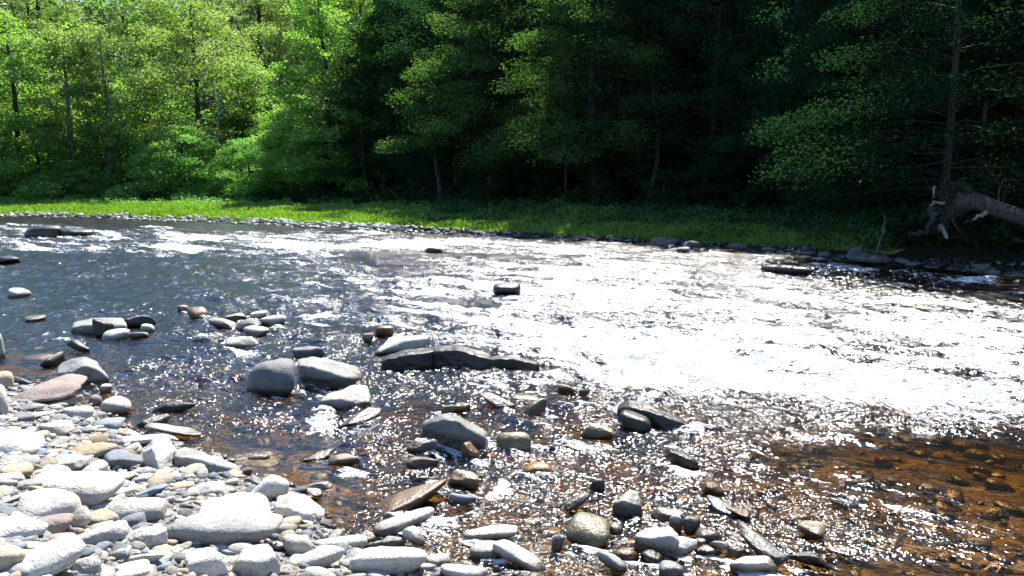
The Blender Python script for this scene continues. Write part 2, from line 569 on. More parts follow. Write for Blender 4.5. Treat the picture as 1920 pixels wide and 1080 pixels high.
# x0 y0 x1 y1 | rotation | tone | corner sharpness | share of top face | name | label
STONES = """
13 710 168 763|9|pink|6|.45|river_stone|long reddish brown slab at the shoreline, biggest red stone of the beach
80 745 160 770|12|tan|6|.3|river_stone|thin tan bar lying against the foot of the long reddish slab
122 763 173 789|3|pale|3|.6|river_stone|smooth white oval just below the thin tan bar
188 742 260 782|-4|pale|3.2|.55|river_stone|plump pale oval boulder standing in a dark wet edge by the shore
166 743 190 768|0|grey|3|.5|river_stone|small grey round stone touching the plump pale oval
188 722 211 738|0|pale|3|.6|river_stone|little white egg alone at the water's edge above the plump oval
105 667 210 722|-8|grey|6|.4|boulder|two-humped grey boulder with a black shaded flank, in the shallows above the red slab
77 671 118 698|24|dark|7|.3|river_stone|black wedge leaning on the two-humped grey boulder
124 642 166 666|-24|dark|7|.3|river_stone|dark sloping slab in the water above the two-humped boulder
-22 633 14 680|0|pale|5|.4|boulder|pale upright boulder cut by the photo's edge, in the water above the beach
43 660 98 676|3|pink|4|.9|river_stone|reddish stone just under the water beside the black wedge
16 707 58 727|-20|dark|7|.3|river_stone|dark pointed stone behind the end of the reddish slab
-14 704 24 732|0|tan|3.4|.5|river_stone|yellowish rounded stone at the edge behind the reddish slab
-26 736 14 790|0|pale|4|.5|river_stone|tall white stone cut by the photo's edge beside the reddish slab
20 760 80 774|2|grey|6|.3|river_stone|flat dark grey plate under the reddish slab
9 772 99 789|4|pale|5|.4|river_stone|long flat pale plate below the dark grey plate
30 777 78 795|0|grey|5|.5|river_stone|flat grey lens lying under the long pale plate
132 594 238 622|4|grey|7|.45|slab_stone|long light grey slab with blunt ends, standing in the calm water
176 603 214 634|0|dark|8|.25|river_stone|square dark brown block leaning on the front of the long grey slab
233 595 294 617|3|dark|7|.3|river_stone|dark brown bar continuing the line of the long grey slab
192 620 235 641|8|pale|4|.6|river_stone|white-topped stone below the square dark block
266 611 291 627|0|pale|3.5|.5|river_stone|little pale stone at the end of the dark brown bar
240 622 282 641|10|grey|5|.4|river_stone|low dark-sided stone below the dark brown bar
333 574 358 587|0|brown|4|.6|river_stone|small reddish stone awash upstream, the smaller one of its pair
354 579 392 601|4|brown|4|.6|river_stone|reddish brown stone awash in broken water, larger one of its pair
50 594 87 605|0|olive|4|.7|river_stone|mossy brown stone barely breaking the calm water
20 543 54 559|6|pale|4|.6|river_stone|lone white stone out in the calm water near the photo's edge
393 600 441 621|-14|grey|7|.4|river_stone|pointed grey shard at the upstream tip of the mid-river cluster
407 587 468 604|8|dark|7|.3|river_stone|long dark bar at the back of the mid-river cluster
440 597 498 622|-8|grey|5|.5|river_stone|grey block in the middle of the mid-river cluster
483 592 535 614|6|pale|4|.5|river_stone|pale oval at the downstream tip of the mid-river cluster
466 586 502 602|0|pale|4|.6|river_stone|white stone at the very back of the mid-river cluster
455 614 498 636|-12|pale|5|.55|river_stone|pale smooth lens at the front of the mid-river cluster
357 631 432 645|4|grey|6|.35|river_stone|long low grey slab awash in front of the mid-river cluster
428 630 491 658|-6|pale|8|.5|river_stone|pale pointed triangle below the pale lens
285 755 371 774|0|dark|7|.3|river_stone|flat dark brown bar alone in the shallows
178 786 228 808|-6|slate|5|.45|river_stone|small dark flat stone on the wet sand below the plump oval
259 782 317 808|14|dark|7|.35|river_stone|black wet wedge touching the long tapering shoreline stone
268 796 391 835|-14|grey|6|.45|slab_stone|long tapering grey stone with a black pitted end, reaching into the water
195 816 336 840|-3|pale|6|.5|slab_stone|long flat pale slab behind the white cube
265 820 330 884|14|pale|7|.45|boulder|white cube-shaped boulder leaning at the water's edge
322 838 452 886|-15|grey|6.5|.45|slab_stone|two-toned grey wedge running from the white cube into the water
142 832 212 870|14|tan|3|.45|river_stone|plump tan oval stone up the beach from the white cube
189 848 264 893|-14|slate|9|.4|river_stone|dark slate-blue jagged shard beside the white cube
-24 809 68 858|-9|pale|3.5|.5|boulder|big smooth white boulder cut by the photo's edge, high on the beach
74 792 130 819|-6|pale|4.5|.5|river_stone|pale lumpy stone between the big edge boulder and the water
98 853 157 892|-12|grey|7|.45|river_stone|angular grey stone with a white ridge, below the plump tan oval
72 862 108 887|10|tan|3.5|.5|river_stone|small tan oval tucked beside the angular ridge stone
80 876 130 900|0|pale|3|.5|river_stone|pale oval below the angular ridge stone
7 873 60 902|4|tan|3|.5|river_stone|rounded cream stone near the edge below the big edge boulder
152 869 199 901|20|grey|4|.45|river_stone|greyish tan stone pointing up, below the slate-blue shard
5 857 74 880|-5|grey|4.5|.5|river_stone|long flat grey stone right under the big edge boulder
400 840 526 872|-4|brown|5|.9|slab_stone|broad grey-brown slab just under still water
455 843 509 864|0|pale|4|.7|river_stone|bright white stone showing above still water on a sunken slab
563 847 635 869|12|dark|8|.3|river_stone|dark split shard in the still water beyond the beach
611 852 668 879|12|tan|4|.5|river_stone|cream oval beside the dark split shard
45 923 160 990|-3|pale|2.6|.45|boulder|big pale domed boulder, the roundest of the beach
72 889 206 960|-16|pale|4|.5|boulder|sloping grey-veined boulder behind the big dome
173 935 310 984|-8|pale|4.5|.45|boulder|long pale loaf-shaped boulder beside the big dome
306 963 523 1038|-7|grey|4.5|.55|boulder|huge smooth grey-white flat boulder in the middle of the beach
368 924 514 990|-2|pale|8|.55|boulder|large bright white angular block above the huge flat boulder
512 922 611 980|-12|pale|7|.5|boulder|white angular boulder with a wet dark foot, at the beach's water edge
472 889 556 948|-5|pale|5|.5|boulder|pale rounded boulder with a rough grey face, behind the white angular one
554 905 624 921|2|pale|6|.4|river_stone|thin pale plate in the water past the rough-faced boulder
566 915 620 940|-4|pale|5|.5|river_stone|white flat-topped stone with a black side, under the thin pale plate
526 973 565 994|0|tan|4|.6|river_stone|small tan lens at the foot of the white wet-footed boulder
165 960 222 1005|16|tan|3.4|.45|river_stone|smooth tan pillow-shaped stone below the loaf boulder
73 968 131 1010|-10|pink|3.2|.5|river_stone|pinkish grey egg resting on the big dome's foot
133 961 175 1016|58|tan|3.2|.4|river_stone|greenish tan finger stone standing on end against the dome
87 1001 137 1031|6|pink|3.2|.5|river_stone|small pinkish pebble below the pinkish egg
-10 974 80 1024|-8|pale|6|.5|boulder|angular grey-white boulder at the edge below the dome
129 991 244 1034|12|pale|4.5|.4|slab_stone|long pale cigar-shaped stone below the tan pillow stone
244 990 309 1038|10|pale|7|.5|river_stone|pale angular block between the cigar stone and the huge flat boulder
224 965 272 995|-5|slate|4|.5|river_stone|blue-grey rounded stone under the loaf boulder
246 984 279 1014|30|slate|6|.5|river_stone|pale bluish chip below the blue-grey stone
-12 1025 52 1079|6|tan|3|.5|boulder|round tan boulder at the photo's bottom corner
16 1033 145 1100|10|pale|4|.5|boulder|big smooth white boulder at the photo's bottom beside the tan one
141 1050 197 1095|4|pale|5|.5|river_stone|white rounded stone at the bottom next to the big smooth white one
229 1036 314 1068|-3|pale|6|.5|river_stone|flat pale stone with a dark notch near the bottom
336 1024 424 1047|-2|grey|4|.45|river_stone|flat grey loaf just under the huge flat boulder
342 1043 429 1095|0|pale|8|.5|boulder|square white block at the photo's bottom under the grey loaf
426 1031 543 1098|-4|pale|7|.55|boulder|broad white slab at the bottom under the huge flat boulder
532 1006 586 1050|0|pale|2.8|.5|river_stone|smooth white egg at the end of the huge flat boulder
516 1001 553 1034|40|tan|3|.45|river_stone|slanting cream stone leaning on the smooth white egg
547 1032 642 1075|12|pale|4.5|.5|slab_stone|long white speckled stone below the smooth white egg
584 1009 690 1036|3|pale|4.5|.45|slab_stone|long smooth white stone at the water past the egg
198 1066 296 1100|2|pale|5|.55|river_stone|wide white stone cut by the bottom edge
274 891 322 922|14|tan|4|.5|river_stone|cream wedge below the two-toned grey wedge
314 901 375 924|-6|tan|5|.5|river_stone|flat cream stone next to the cream wedge
369 903 429 934|3|pale|7|.55|river_stone|square pale stone above the large white angular block
186 890 237 907|4|pale|4|.5|river_stone|thin pale lens under the greyish tan stone
206 912 258 939|14|pale|5|.5|river_stone|pale slanted stone between the veined boulder and the cream wedge
252 912 318 940|16|slate|7|.4|river_stone|blue-grey slanted plate below the cream wedge
344 871 379 897|24|tan|4|.5|river_stone|small slanting tan stone under the two-toned wedge
364 878 397 907|38|pale|6|.45|river_stone|white slanting bar under the two-toned wedge
18 901 74 922|8|grey|5|.45|river_stone|grey slanted stone below the rounded cream stone
-4 930 54 956|16|grey|5|.4|river_stone|grey slanted stone behind the big dome near the edge
44 1020 80 1042|-12|tan|3.5|.5|river_stone|little tan stone beside the round tan corner boulder
272 966 309 989|0|tan|4|.5|river_stone|little tan stone at the tip of the loaf boulder
-8 953 34 979|-8|slate|5|.5|river_stone|dark blue-grey stone at the edge beside the dome
690 628 816 668|8|pale|8|.45|slab_stone|pale-topped slab lying on a darker slab at the head of the rapids
712 645 815 692|9|dark|8|.3|slab_stone|dark slab lying under the pale-topped slab at the head of the rapids
806 649 925 690|-6|dark|7|.3|slab_stone|long dark water-washed ledge next to the paired slabs
905 658 1012 692|-5|dark|7|.35|slab_stone|low brown ledge ending in the white water
548 651 611 675|3|grey|8|.35|river_stone|flat angular cap behind the pale-ended block
556 667 684 722|-8|grey|8|.45|boulder|big angular block with a pale end and a black shaded face
464 685 556 748|2|bank|3.4|.55|boulder|round brown-grey boulder beside the big angular block
511 672 539 690|0|dark|8|.4|river_stone|small dark point between the round boulder and the angular block
594 719 697 769|9|pale|6|.5|boulder|pale-topped boulder with a black underside, in the stream below the angular block
632 764 720 806|24|brown|6|.5|river_stone|brown half-drowned stone with water pouring over it
699 614 740 634|0|brown|4|.4|river_stone|brown rounded stone above the pale-topped slab
679 628 703 645|0|pink|4|.5|river_stone|small reddish stone beside the brown rounded one
791 774 917 845|-22|grey|8|.45|boulder|large greenish grey block tilted down into the stream
824 758 884 778|4|olive|6|.6|river_stone|flat yellowish stone behind the tilted greenish block
891 744 962 776|-26|dark|8|.35|river_stone|dark slanting wedge in the glitter beyond the tilted block
979 745 1037 787|28|olive|5|.45|river_stone|olive slanting stone with a dark foot beside the dark wedge
955 727 1022 752|-6|olive|5|.8|river_stone|broad olive stone just under the water behind the slanting one
928 817 1002 857|2|olive|4|.5|river_stone|wet olive-brown rounded stone next to the tilted block
752 828 820 853|-3|brown|7|.5|river_stone|brown flat stone touching the foot of the tilted block
760 856 828 884|3|brown|6|.45|river_stone|brown stone below the first flat brown one
856 832 902 882|-48|brown|6|.5|river_stone|upright brown stone under the tilted block's end
766 884 818 909|3|brown|6|.45|river_stone|low brown stone above the drowned amber ridge
836 884 908 922|-4|brown|6|.5|river_stone|reddish brown block beside a small white fall
968 859 1047 897|3|amber|3.6|.6|river_stone|bright amber wet stone, the yellowest in the river
676 905 842 985|25|brown|6|.45|slab_stone|long drowned amber ridge with water spilling over its top
843 926 896 958|4|slate|5|.7|river_stone|smooth grey-green stone under a sheet of water
695 964 818 1010|14|pale|4|.4|slab_stone|long white bone-shaped stone below the amber ridge
756 994 799 1042|-48|pale|4|.4|river_stone|white stubby stone leaning under the bone-shaped one
858 986 971 1021|-4|pale|5|.4|slab_stone|pale flat stone with a black underside alone in the water
879 1017 947 1054|-4|pale|3.4|.55|boulder|white lumpy stone touching the long white finger stone
928 1028 1020 1084|-28|pale|4.5|.45|slab_stone|long white finger stone slanting to the photo's bottom
658 1026 812 1090|-4|pale|4|.55|boulder|large white rounded boulder at the beach's tip
798 1039 847 1069|8|pale|4|.5|river_stone|white stone joined to the large white tip boulder
822 1060 913 1098|-6|pale|4|.55|river_stone|white stone cut by the bottom edge past the beach's tip
704 1008 764 1032|4|pale|7|.4|river_stone|thin pale flakes behind the large tip boulder
664 983 716 1010|-10|brown|6|.7|river_stone|brown sunken stone at the end of the amber ridge
636 1052 670 1072|0|grey|5|.5|river_stone|small grey stone beside the large tip boulder
1156 750 1300 806|-20|dark|8|.4|boulder|large black wedge at the edge of the white water
1162 776 1222 815|-3|dark|3.2|.6|boulder|dark shiny rounded stone in front of the large black wedge
1089 796 1164 827|-8|olive|7|.45|river_stone|dark olive block beside the shiny rounded stone
1040 721 1083 741|-12|pink|5|.7|river_stone|flat pinkish stone in the glitter above the olive stones
1081 729 1112 746|6|grey|5|.6|river_stone|small grey stone next to the flat pinkish one
1250 852 1310 884|-16|dark|4|.35|river_stone|dark rounded hump alone in the glitter
1145 916 1205 964|12|pale|6|.45|river_stone|white angular stone with a black shaded side in the shallows
1056 929 1108 970|34|grey|7|.4|river_stone|dark slanting shard with a white tip beside the white angular stone
1103 903 1139 928|3|dark|5|.4|river_stone|small tan-topped dark stone behind the slanting shard
1219 951 1285 977|-3|tan|6|.5|river_stone|flat tan stone with a bright rim above the large shore boulder
1188 984 1277 1046|-6|pale|3.6|.45|boulder|large white-topped boulder with a grey shaded front in the shallows
1254 970 1282 998|0|pale|3|.5|river_stone|round white cobble behind the large white-topped boulder
1278 971 1310 1005|-10|grey|3|.5|river_stone|round grey cobble next to the round white one
1304 994 1356 1021|4|grey|4|.45|river_stone|flat grey stone beyond the round grey cobble
1332 1011 1366 1043|-12|pale|7|.55|river_stone|white chip under the flat grey stone
1258 1008 1297 1053|-20|pale|6|.45|river_stone|pale broken stone against the large white-topped boulder
1064 972 1150 1032|-8|olive|3.6|.6|boulder|yellowish brown wet boulder with a dry white shoulder
1142 982 1167 1013|-40|pale|4|.4|river_stone|small pale stone on the yellowish boulder's shoulder
1028 1003 1060 1038|0|grey|3|.5|river_stone|grey-green egg awash beside the yellowish boulder
1128 1043 1184 1090|-34|grey|4|.45|river_stone|grey slanting stone with a pale back near the bottom
1234 1053 1281 1086|3|grey|4|.5|river_stone|grey oval near the bottom under the pale broken stone
1368 1043 1454 1086|-3|pale|6|.55|boulder|bright white flat stone at the photo's bottom in the shallows
1364 953 1420 984|-12|brown|6|.5|river_stone|brown wet stone at the end of the shallows
1318 942 1402 980|-20|slate|6|.7|river_stone|smooth grey stone under running water beside the brown wet one
1145 1028 1196 1060|4|brown|5|.5|river_stone|red-brown wet stone under the large white-topped boulder
1192 1034 1243 1062|-6|dark|5|.5|river_stone|dark brown wet stone next to the red-brown one
1298 1026 1342 1044|0|brown|5|.5|river_stone|small brown stone below the flat grey stone
1368 1022 1392 1048|-24|grey|4|.5|river_stone|small grey stone standing above the bright white flat one
1358 984 1400 1012|-20|brown|6|.6|river_stone|sunken brown stone behind the white chip
1299 1012 1324 1029|0|pale|3.5|.5|river_stone|tiny white stone between the two flat grey stones
1494 978 1550 1017|-14|tan|7|.45|river_stone|tan-topped block with a black front at the edge of the brown pool
1478 1038 1560 1066|-4|dark|6|.35|river_stone|black flat bar below the tan-topped block
1360 1012 1500 1078|-26|dark|8|.3|slab_stone|long dark rough slab sloping to the photo's bottom
1310 890 1354 932|-24|amber|6|.6|river_stone|amber stone under the glittering riffle
46 428 112 448|0|dark|2.6|.3|boulder|long black boulder far out in the channel, the bigger of two in line
112 431 174 447|-3|dark|2.6|.3|boulder|low black boulder far out in the channel, the smaller of two in line
-14 484 42 496|0|dark|6|.4|river_stone|dark low ledge at the photo's edge in the far channel
922 531 978 556|0|dark|3.4|.3|boulder|lone dark boulder in the middle of the white rapids
1424 493 1524 518|-4|dark|2.8|.3|boulder|long dark boulder in the shaded water below the far bank
1264 464 1294 476|0|grey|5|.5|river_stone|small pale rock at the foot of the far grassy bank
1582 462 1638 482|2|bank|8|.6|slab_stone|flat light grey slab on the shaded far bank
1594 478 1662 498|-5|bank|4|.4|boulder|grey rounded rock at the shaded far shoreline
1632 463 1712 480|3|olive|7|.5|slab_stone|brownish ledge beside the flat light slab of the far bank
1532 472 1556 486|0|bank|4|.5|river_stone|small grey rock with white water beside it at the shaded shore
796 464 832 476|-4|dark|6|.4|river_stone|small dark rock breaking the white water upstream
"""
# outlines of the blocks whose faces read clearly: back edge, front edge of the top, foot (each from one end to the other)
FACES = {
    'big angular block': ([(560, 671), (585, 667), (635, 676), (681, 687)], [(558, 685), (597, 690), (647, 707), (681, 709)], [(558, 716), (600, 723), (650, 724), (682, 716)]),
    'large greenish grey block': ([(792, 791), (830, 775), (856, 778), (914, 810)], [(792, 799), (832, 785), (858, 790), (911, 823)], [(800, 817), (832, 834), (872, 845), (908, 850)]),
    'pale-topped boulder with': ([(612, 738), (660, 721), (690, 722), (696, 738)], [(597, 752), (635, 747), (667, 757), (695, 751)], [(597, 768), (640, 771), (670, 768), (695, 762)]),
    'dark slab lying under': ([(715, 670), (760, 654), (815, 649)], [(714, 677), (760, 665), (815, 658)], [(712, 693), (770, 692), (816, 687)]),
    'long dark water-washed': ([(806, 650), (860, 647), (925, 663)], [(808, 659), (860, 657), (922, 672)], [(812, 687), (870, 693), (925, 692)]),
    'low brown ledge': ([(915, 667), (960, 664), (1010, 678)], [(915, 674), (960, 672), (1010, 683)], [(914, 692), (960, 693), (1012, 691)]),
    'large black wedge': ([(1160, 757), (1178, 749), (1212, 754), (1298, 793)], [(1157, 768), (1180, 762), (1216, 770), (1300, 799)], [(1160, 787), (1190, 799), (1245, 806), (1304, 807)]),
    'two-humped': ([(110, 681), (133, 670), (158, 668), (181, 677), (203, 703)], [(107, 700), (140, 694), (160, 686), (182, 691), (204, 708)], [(107, 716), (140, 722), (172, 722), (206, 717)]),
    'white cube': ([(275, 834), (290, 822), (320, 823), (328, 838)], [(267, 852), (286, 840), (322, 843), (329, 852)], [(273, 874), (296, 884), (320, 873), (328, 866)]),
    'white angular boulder with a wet': ([(519, 931), (545, 921), (577, 928), (609, 955)], [(513, 950), (540, 953), (580, 964), (609, 966)], [(514, 968), (546, 977), (586, 982), (609, 979)]),
    'white angular stone with': ([(1165, 929), (1180, 917), (1196, 919), (1204, 938)], [(1148, 945), (1170, 938), (1204, 950)], [(1147, 960), (1172, 967), (1202, 964)]),
    'large white-topped boulder': ([(1194, 998), (1215, 987), (1258, 987), (1273, 1000)], [(1189, 1007), (1230, 1008), (1262, 1004), (1275, 1014)], [(1193, 1027), (1230, 1042), (1262, 1047), (1275, 1038)]),
    'long light grey slab': ([(138, 603), (170, 596), (232, 594), (238, 600)], [(134, 614), (170, 609), (232, 607), (238, 611)], [(134, 624), (175, 625), (215, 625), (238, 622)]),
    'two-toned grey wedge': ([(326, 840), (350, 837), (382, 849), (440, 869), (453, 876)], [(324, 855), (350, 856), (390, 866), (452, 882)], [(326, 873), (356, 880), (396, 887), (453, 891)]),
    'large bright white angular block': ([(385, 934), (420, 929), (486, 923), (502, 934)], [(369, 962), (410, 965), (480, 969), (513, 962)], [(371, 977), (412, 982), (480, 988), (513, 978)]),
}


def hull_planes(P):
    bm = bmesh.new()
    for q in P:
        bm.verts.new(q)
    r = bmesh.ops.convex_hull(bm, input=bm.verts)
    ctr = np.mean(P, 0)
    out = []
    for f in bm.faces:
        if f.calc_area() < 1e-7:
            continue
        f.normal_update()
        n = np.array(f.normal)
        h = float(n@(np.array(f.verts[0].co)-ctr))
        if h < 0:
            n, h = -n, -h
        if any(n@m > 0.995 for m, _ in out):
            continue
        out.append((n, max(h, 1e-3)))
    bm.free()
    return ctr, out


def faced_stone(spec, tone, name, label, cat, group, seed, p=42.0):
    back, ridge, foot = spec
    xs = [q[0] for q in back+ridge+foot]
    ys = [q[1] for q in back+ridge+foot]
    FOOT.append((min(xs), min(ys), max(xs), max(ys)))
    F3 = [hit(*q) for q in foot]
    fx = [q[0] for q in foot]
    fd = [math.hypot(q[0], q[1]) for q in F3]
    Z = []
    R3 = []
    for q in ridge:
        d = ray(*q)
        dist = float(np.interp(q[0], fx, fd))
        R3.append(np.array([0, 0, CAM_H])+d*dist/math.hypot(d[0], d[1]))
        Z.append(R3[-1][2])
    width = np.linalg.norm(F3[0]-F3[-1])
    B3 = []
    for q in back:
        z = float(np.interp(q[0], [r_[0] for r_ in ridge], Z))
        d = ray(*q)
        k = math.hypot(d[0], d[1])
        near = float(np.interp(q[0], fx, fd))
        t = (z-CAM_H)/d[2]*k if d[2] < -1e-3 else 1e9
        t = min(max(t, near+0.10*width), near+0.75*width)
        B3.append(np.array([0, 0, CAM_H])+d*t/k)
    low = [np.array([q[0], q[1], min(q[2]-0.10, -0.05)]) for q in F3]
    lowb = [np.array([q[0], q[1], low[0][2]]) for q in B3]
    ctr, planes = hull_planes(np.array(R3+B3+F3+low+lowb))
    r = np.random.default_rng(seed)
    D, F = ICO[5]
    acc = 0
    for n, h in planes:
        acc = acc+np.clip(D@n/h, 0, None)**p
    V = D*(acc**(-1.0/p))[:, None]
    md = width*0.6
    off = r.uniform(-50, 50, 3)
    q = V/md
    n1 = fbm(q*2.0+off, seed % 97, 3, 0.5)
    n2 = fbm(q*8.0+off, seed % 89+3, 4, 0.6)
    n3 = np.abs(fbm(q*np.array([1.5, 1.5, 6.0])+off, seed % 83+5, 3, 0.55))
    V = V*(1.0+0.07*n1[:, None])+D*(md*(0.026*n2-0.05*n3))[:, None]
    o = link(name, mesh_from(name, V, F, ROCK[tone]))
    o.location = ctr
    return tag(o, label, cat, group)


TRACED = []
for ln in STONES.strip().splitlines():
    a = ln.split('|')
    x0, y0, x1, y1 = [float(v) for v in a[0].split()]
    kw = {}
    nm = a[5]
    lowsink = 0.35
    if a[2] in ('amber',) or 'under' in a[6].split('just ')[-1][:6] or 'sunken' in a[6] or 'drowned' in a[6]:
        kw['zoff'] = -0.04
    if a[2] in ('pale', 'grey') and ((x0 > 330 and y1 < 800) or (x0 > 640 and y1 < 1000) or (x0 > 1000 and y1 < 1050)):
        a[2] = 'stream_'+a[2]
    face = [v for k, v in FACES.items() if a[6].startswith(k)]
    if face:
        TRACED.append(faced_stone(face[0], a[2], nm, a[6], {'river_stone': 'stone', 'boulder': 'boulder', 'slab_stone': 'slab'}[nm], 'stones of the river shore', int(x0*3+y1)))
        continue
    o = stone(x0, y0, x1, y1, float(a[1]), a[2], float(a[3]), float(a[4]), nm, a[6],
              cat={'river_stone': 'stone', 'boulder': 'boulder', 'slab_stone': 'slab'}[nm],
              group='stones of the river shore', sink=lowsink, **kw)
    TRACED.append(o)

# ---- smaller stones of the beach: single ones, then the gravel nobody could count
PROT = []
for k in range(14):
    d = (1.0, RNG.uniform(0.6, 0.9), RNG.uniform(0.28, 0.55))
    V, F = rock_verts(500+k, d, RNG.choice([2.6, 3.2, 4.5, 7]), 3, 4, RNG.uniform(-.2, .2), 0.03)
    PROT.append((V, F))
PMESH = {}


def pebble_mesh(k, tone):
    if (k, tone) not in PMESH:
        PMESH[(k, tone)] = mesh_from('pebble', PROT[k][0], PROT[k][1], ROCK[tone])
    return PMESH[(k, tone)]


def clear_of(px, py, m):
    for (a, b, c, d) in FOOT:
        if a-m < px < c+m and b+0.25*(d-b)-m < py < d+m:
            return False
    return True


PEB_LABEL = {
    'pale': 'small pale pebble lying loose among the larger beach stones',
    'grey': 'small grey pebble lying loose among the larger beach stones',
    'tan': 'small cream pebble lying loose among the larger beach stones',
    'slate': 'small bluish pebble lying loose among the larger beach stones',
    'brown': 'small wet brown cobble awash in the shallows off the beach',
    'dark': 'small black wet cobble awash in the shallows off the beach',
    'olive': 'small olive wet cobble awash in the shallows off the beach',
}
PX = []
npb = 0
tries = 0
while npb < 290 and tries < 20000:
    tries += 1
    beach = npb < 185
    if beach:
        px, py = RNG.uniform(-20, 640), RNG.uniform(770, 1085)
    else:
        px, py = RNG.uniform(640, 1560), RNG.uniform(690, 1085)
    if not clear_of(px, py, 2 if beach else 5):
        continue
    P = hit(px, py)
    th = math.atan2(P[0], P[1])
    if beach and math.hypot(P[0], P[1]) > near_r(th)-0.05:
        continue
    szpx = RNG.uniform(18, 50)*(0.6+0.4*(py-760)/320) if beach else RNG.uniform(18, 62)*(0.45+0.55*(py-690)/390)
    if any(abs(px-q[0]) < 0.48*(szpx+q[2]) and abs(py-q[1]) < 0.24*(szpx+q[2]) for q in PX):
        continue
    PX.append((px, py, szpx))
    size = szpx*np.linalg.norm(P-np.array([0, 0, CAM_H]))/FOC
    tone = RNG.choice(['pale', 'pale', 'grey', 'tan', 'slate', 'grey']) if beach else RNG.choice(['brown', 'brown', 'dark', 'olive'])
    o = link('pebble', pebble_mesh(int(RNG.integers(14)), str(tone)))
    g0 = gz(P[0], P[1])
    zz = g0+size*0.12 if beach else max(g0+size*0.15, -0.02-size*0.1+RNG.uniform(-.02, .03))
    o.location = (P[0], P[1], zz)
    o.rotation_euler = (RNG.normal(0, .22), RNG.normal(0, .22), RNG.uniform(0, 6.28))
    o.scale = (size, size, size*RNG.uniform(.8, 1.2))
    tag(o, PEB_LABEL[str(tone)], 'pebble', 'loose pebbles of the beach' if beach else 'small wet cobbles in the shallows')
    npb += 1


def scatter_rocks(name, pts, sizes, mats, label, sub=1, nproto=10, flat=0.5, seed=0, kind='stuff', p=4.0):
    """many stones nobody could count, as one mesh"""
    r = np.random.default_rng(seed)
    VV, FF = [], []
    base = 0
    pro = [rock_verts(900+seed*31+k, (1, r.uniform(.6, .95), flat*r.uniform(.7, 1.3)), r.choice([3, p, 7]), sub, 4, 0, 0.03) for k in range(nproto)]
    mi = []
    for (x, y, z), s in zip(pts, sizes):
        V, F = pro[int(r.integers(nproto))]
        a = r.uniform(0, 6.28)
        t1, t2 = r.normal(0, .22, 2)
        M = np.array((Matrix.Rotation(a, 3, 'Z') @ Matrix.Rotation(t1, 3, 'X') @ Matrix.Rotation(t2, 3, 'Y')))
        VV.append((V*s)@M.T+np.array([x, y, z]))
        FF.append(F+base)
        base += len(V)
        mi.append(np.full(len(F), int(r.integers(len(mats)))))
    m = mesh_from(name, np.concatenate(VV), np.concatenate(FF), None)
    for q in mats:
        m.materials.append(q)
    m.polygons.foreach_set('material_index', np.concatenate(mi).astype(np.int32))
    o = link(name, m)
    tag(o, label, name.replace('_', ' '), None, kind)
    return o


# gravel between the beach stones
pts, sz = [], []
for k in range(9000):
    th = RNG.uniform(-0.72, 0.05)
    rr = RNG.uniform(2.2, 8.5)
    if rr > near_r(th)+0.12:
        continue
    s = 0.012+0.055*RNG.random()**2.2
    x, y = rr*math.sin(th), rr*math.cos(th)
    pts.append((x, y, s*0.1))
    sz.append(s)
pts = np.array(pts)
pts[:, 2] += ground_z(pts[:, 0], pts[:, 1])
scatter_rocks('gravel', pts, sz, [ROCK['pale'], ROCK['grey'], ROCK['tan'], ROCK['slate'], ROCK['grey']], 'grey and cream gravel filling the gaps between the beach stones', 2, 12, 0.5, 1)
# flat shingle of hand size, past the first few hundred stones
pts, sz = [], []
for k in range(2600):
    th = RNG.uniform(-0.70, 0.02)
    rr = RNG.uniform(2.4, 8.2)
    if rr > near_r(th)+0.05:
        continue
    s = 0.055+0.075*RNG.random()**1.6
    pts.append((rr*math.sin(th), rr*math.cos(th), s*0.06))
    sz.append(s)
pts = np.array(pts)
pts[:, 2] += ground_z(pts[:, 0], pts[:, 1])
scatter_rocks('shingle', pts, sz, [ROCK['pale'], ROCK['grey'], ROCK['tan'], ROCK['grey'], ROCK['slate']], 'flat overlapping shingle between the larger beach stones', 2, 14, 0.30, 6, p=9.0)
# cobbles of the riverbed
pts, sz = [], []
for k in range(2600):
    th = RNG.uniform(-0.68, 0.68)
    rr = 3.0+11*RNG.random()**1.5
    if rr < near_r(th):
        continue
    s = 0.05+0.17*RNG.random()**2
    x, y = rr*math.sin(th), rr*math.cos(th)
    z = gz(x, y)
    z = min(z+s*0.12, -0.02-s*0.24)
    pts.append((x, y, z))
    sz.append(s)
scatter_rocks('riverbed_cobbles', pts, sz, [ROCK['brown'], ROCK['brown'], ROCK['olive'], ROCK['dark'], ROCK['amber'], ROCK['pink']], 'brown cobbles covering the riverbed under the clear water', 2, 12, 0.45, 2)
# cobbles along the far shore
pts, sz = [], []
for k in range(3000):
    th = RNG.uniform(-0.62, 0.60)
    f = smooth(-0.16, 0.05, th)
    s_ = RNG.uniform(-0.7, 0.8)*(1-0.55*f)+0.35*math.sin(th*61)*math.sin(th*23+1)
    if RNG.random() < 0.45*f+0.25*(math.sin(th*90)+math.sin(th*37)):
        continue
    rr = far_r(th)+s_
    s = (0.10+0.28*RNG.random()**2)*(0.55 if th > 0.45 else 1)*(1-0.35*f)
    x, y = rr*math.sin(th), rr*math.cos(th)
    pts.append((x, y, max(gz(x, y), -0.05)+s*0.12))
    sz.append(s)
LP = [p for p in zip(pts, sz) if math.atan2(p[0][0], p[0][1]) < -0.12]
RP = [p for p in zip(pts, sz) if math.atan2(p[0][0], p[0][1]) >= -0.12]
scatter_rocks('shore_cobbles', [p[0] for p in LP], [p[1] for p in LP], [ROCK['pale'], ROCK['grey'], ROCK['pale']], 'pale sunlit cobbles along the foot of the far grass', 1, 10, 0.5, 3)
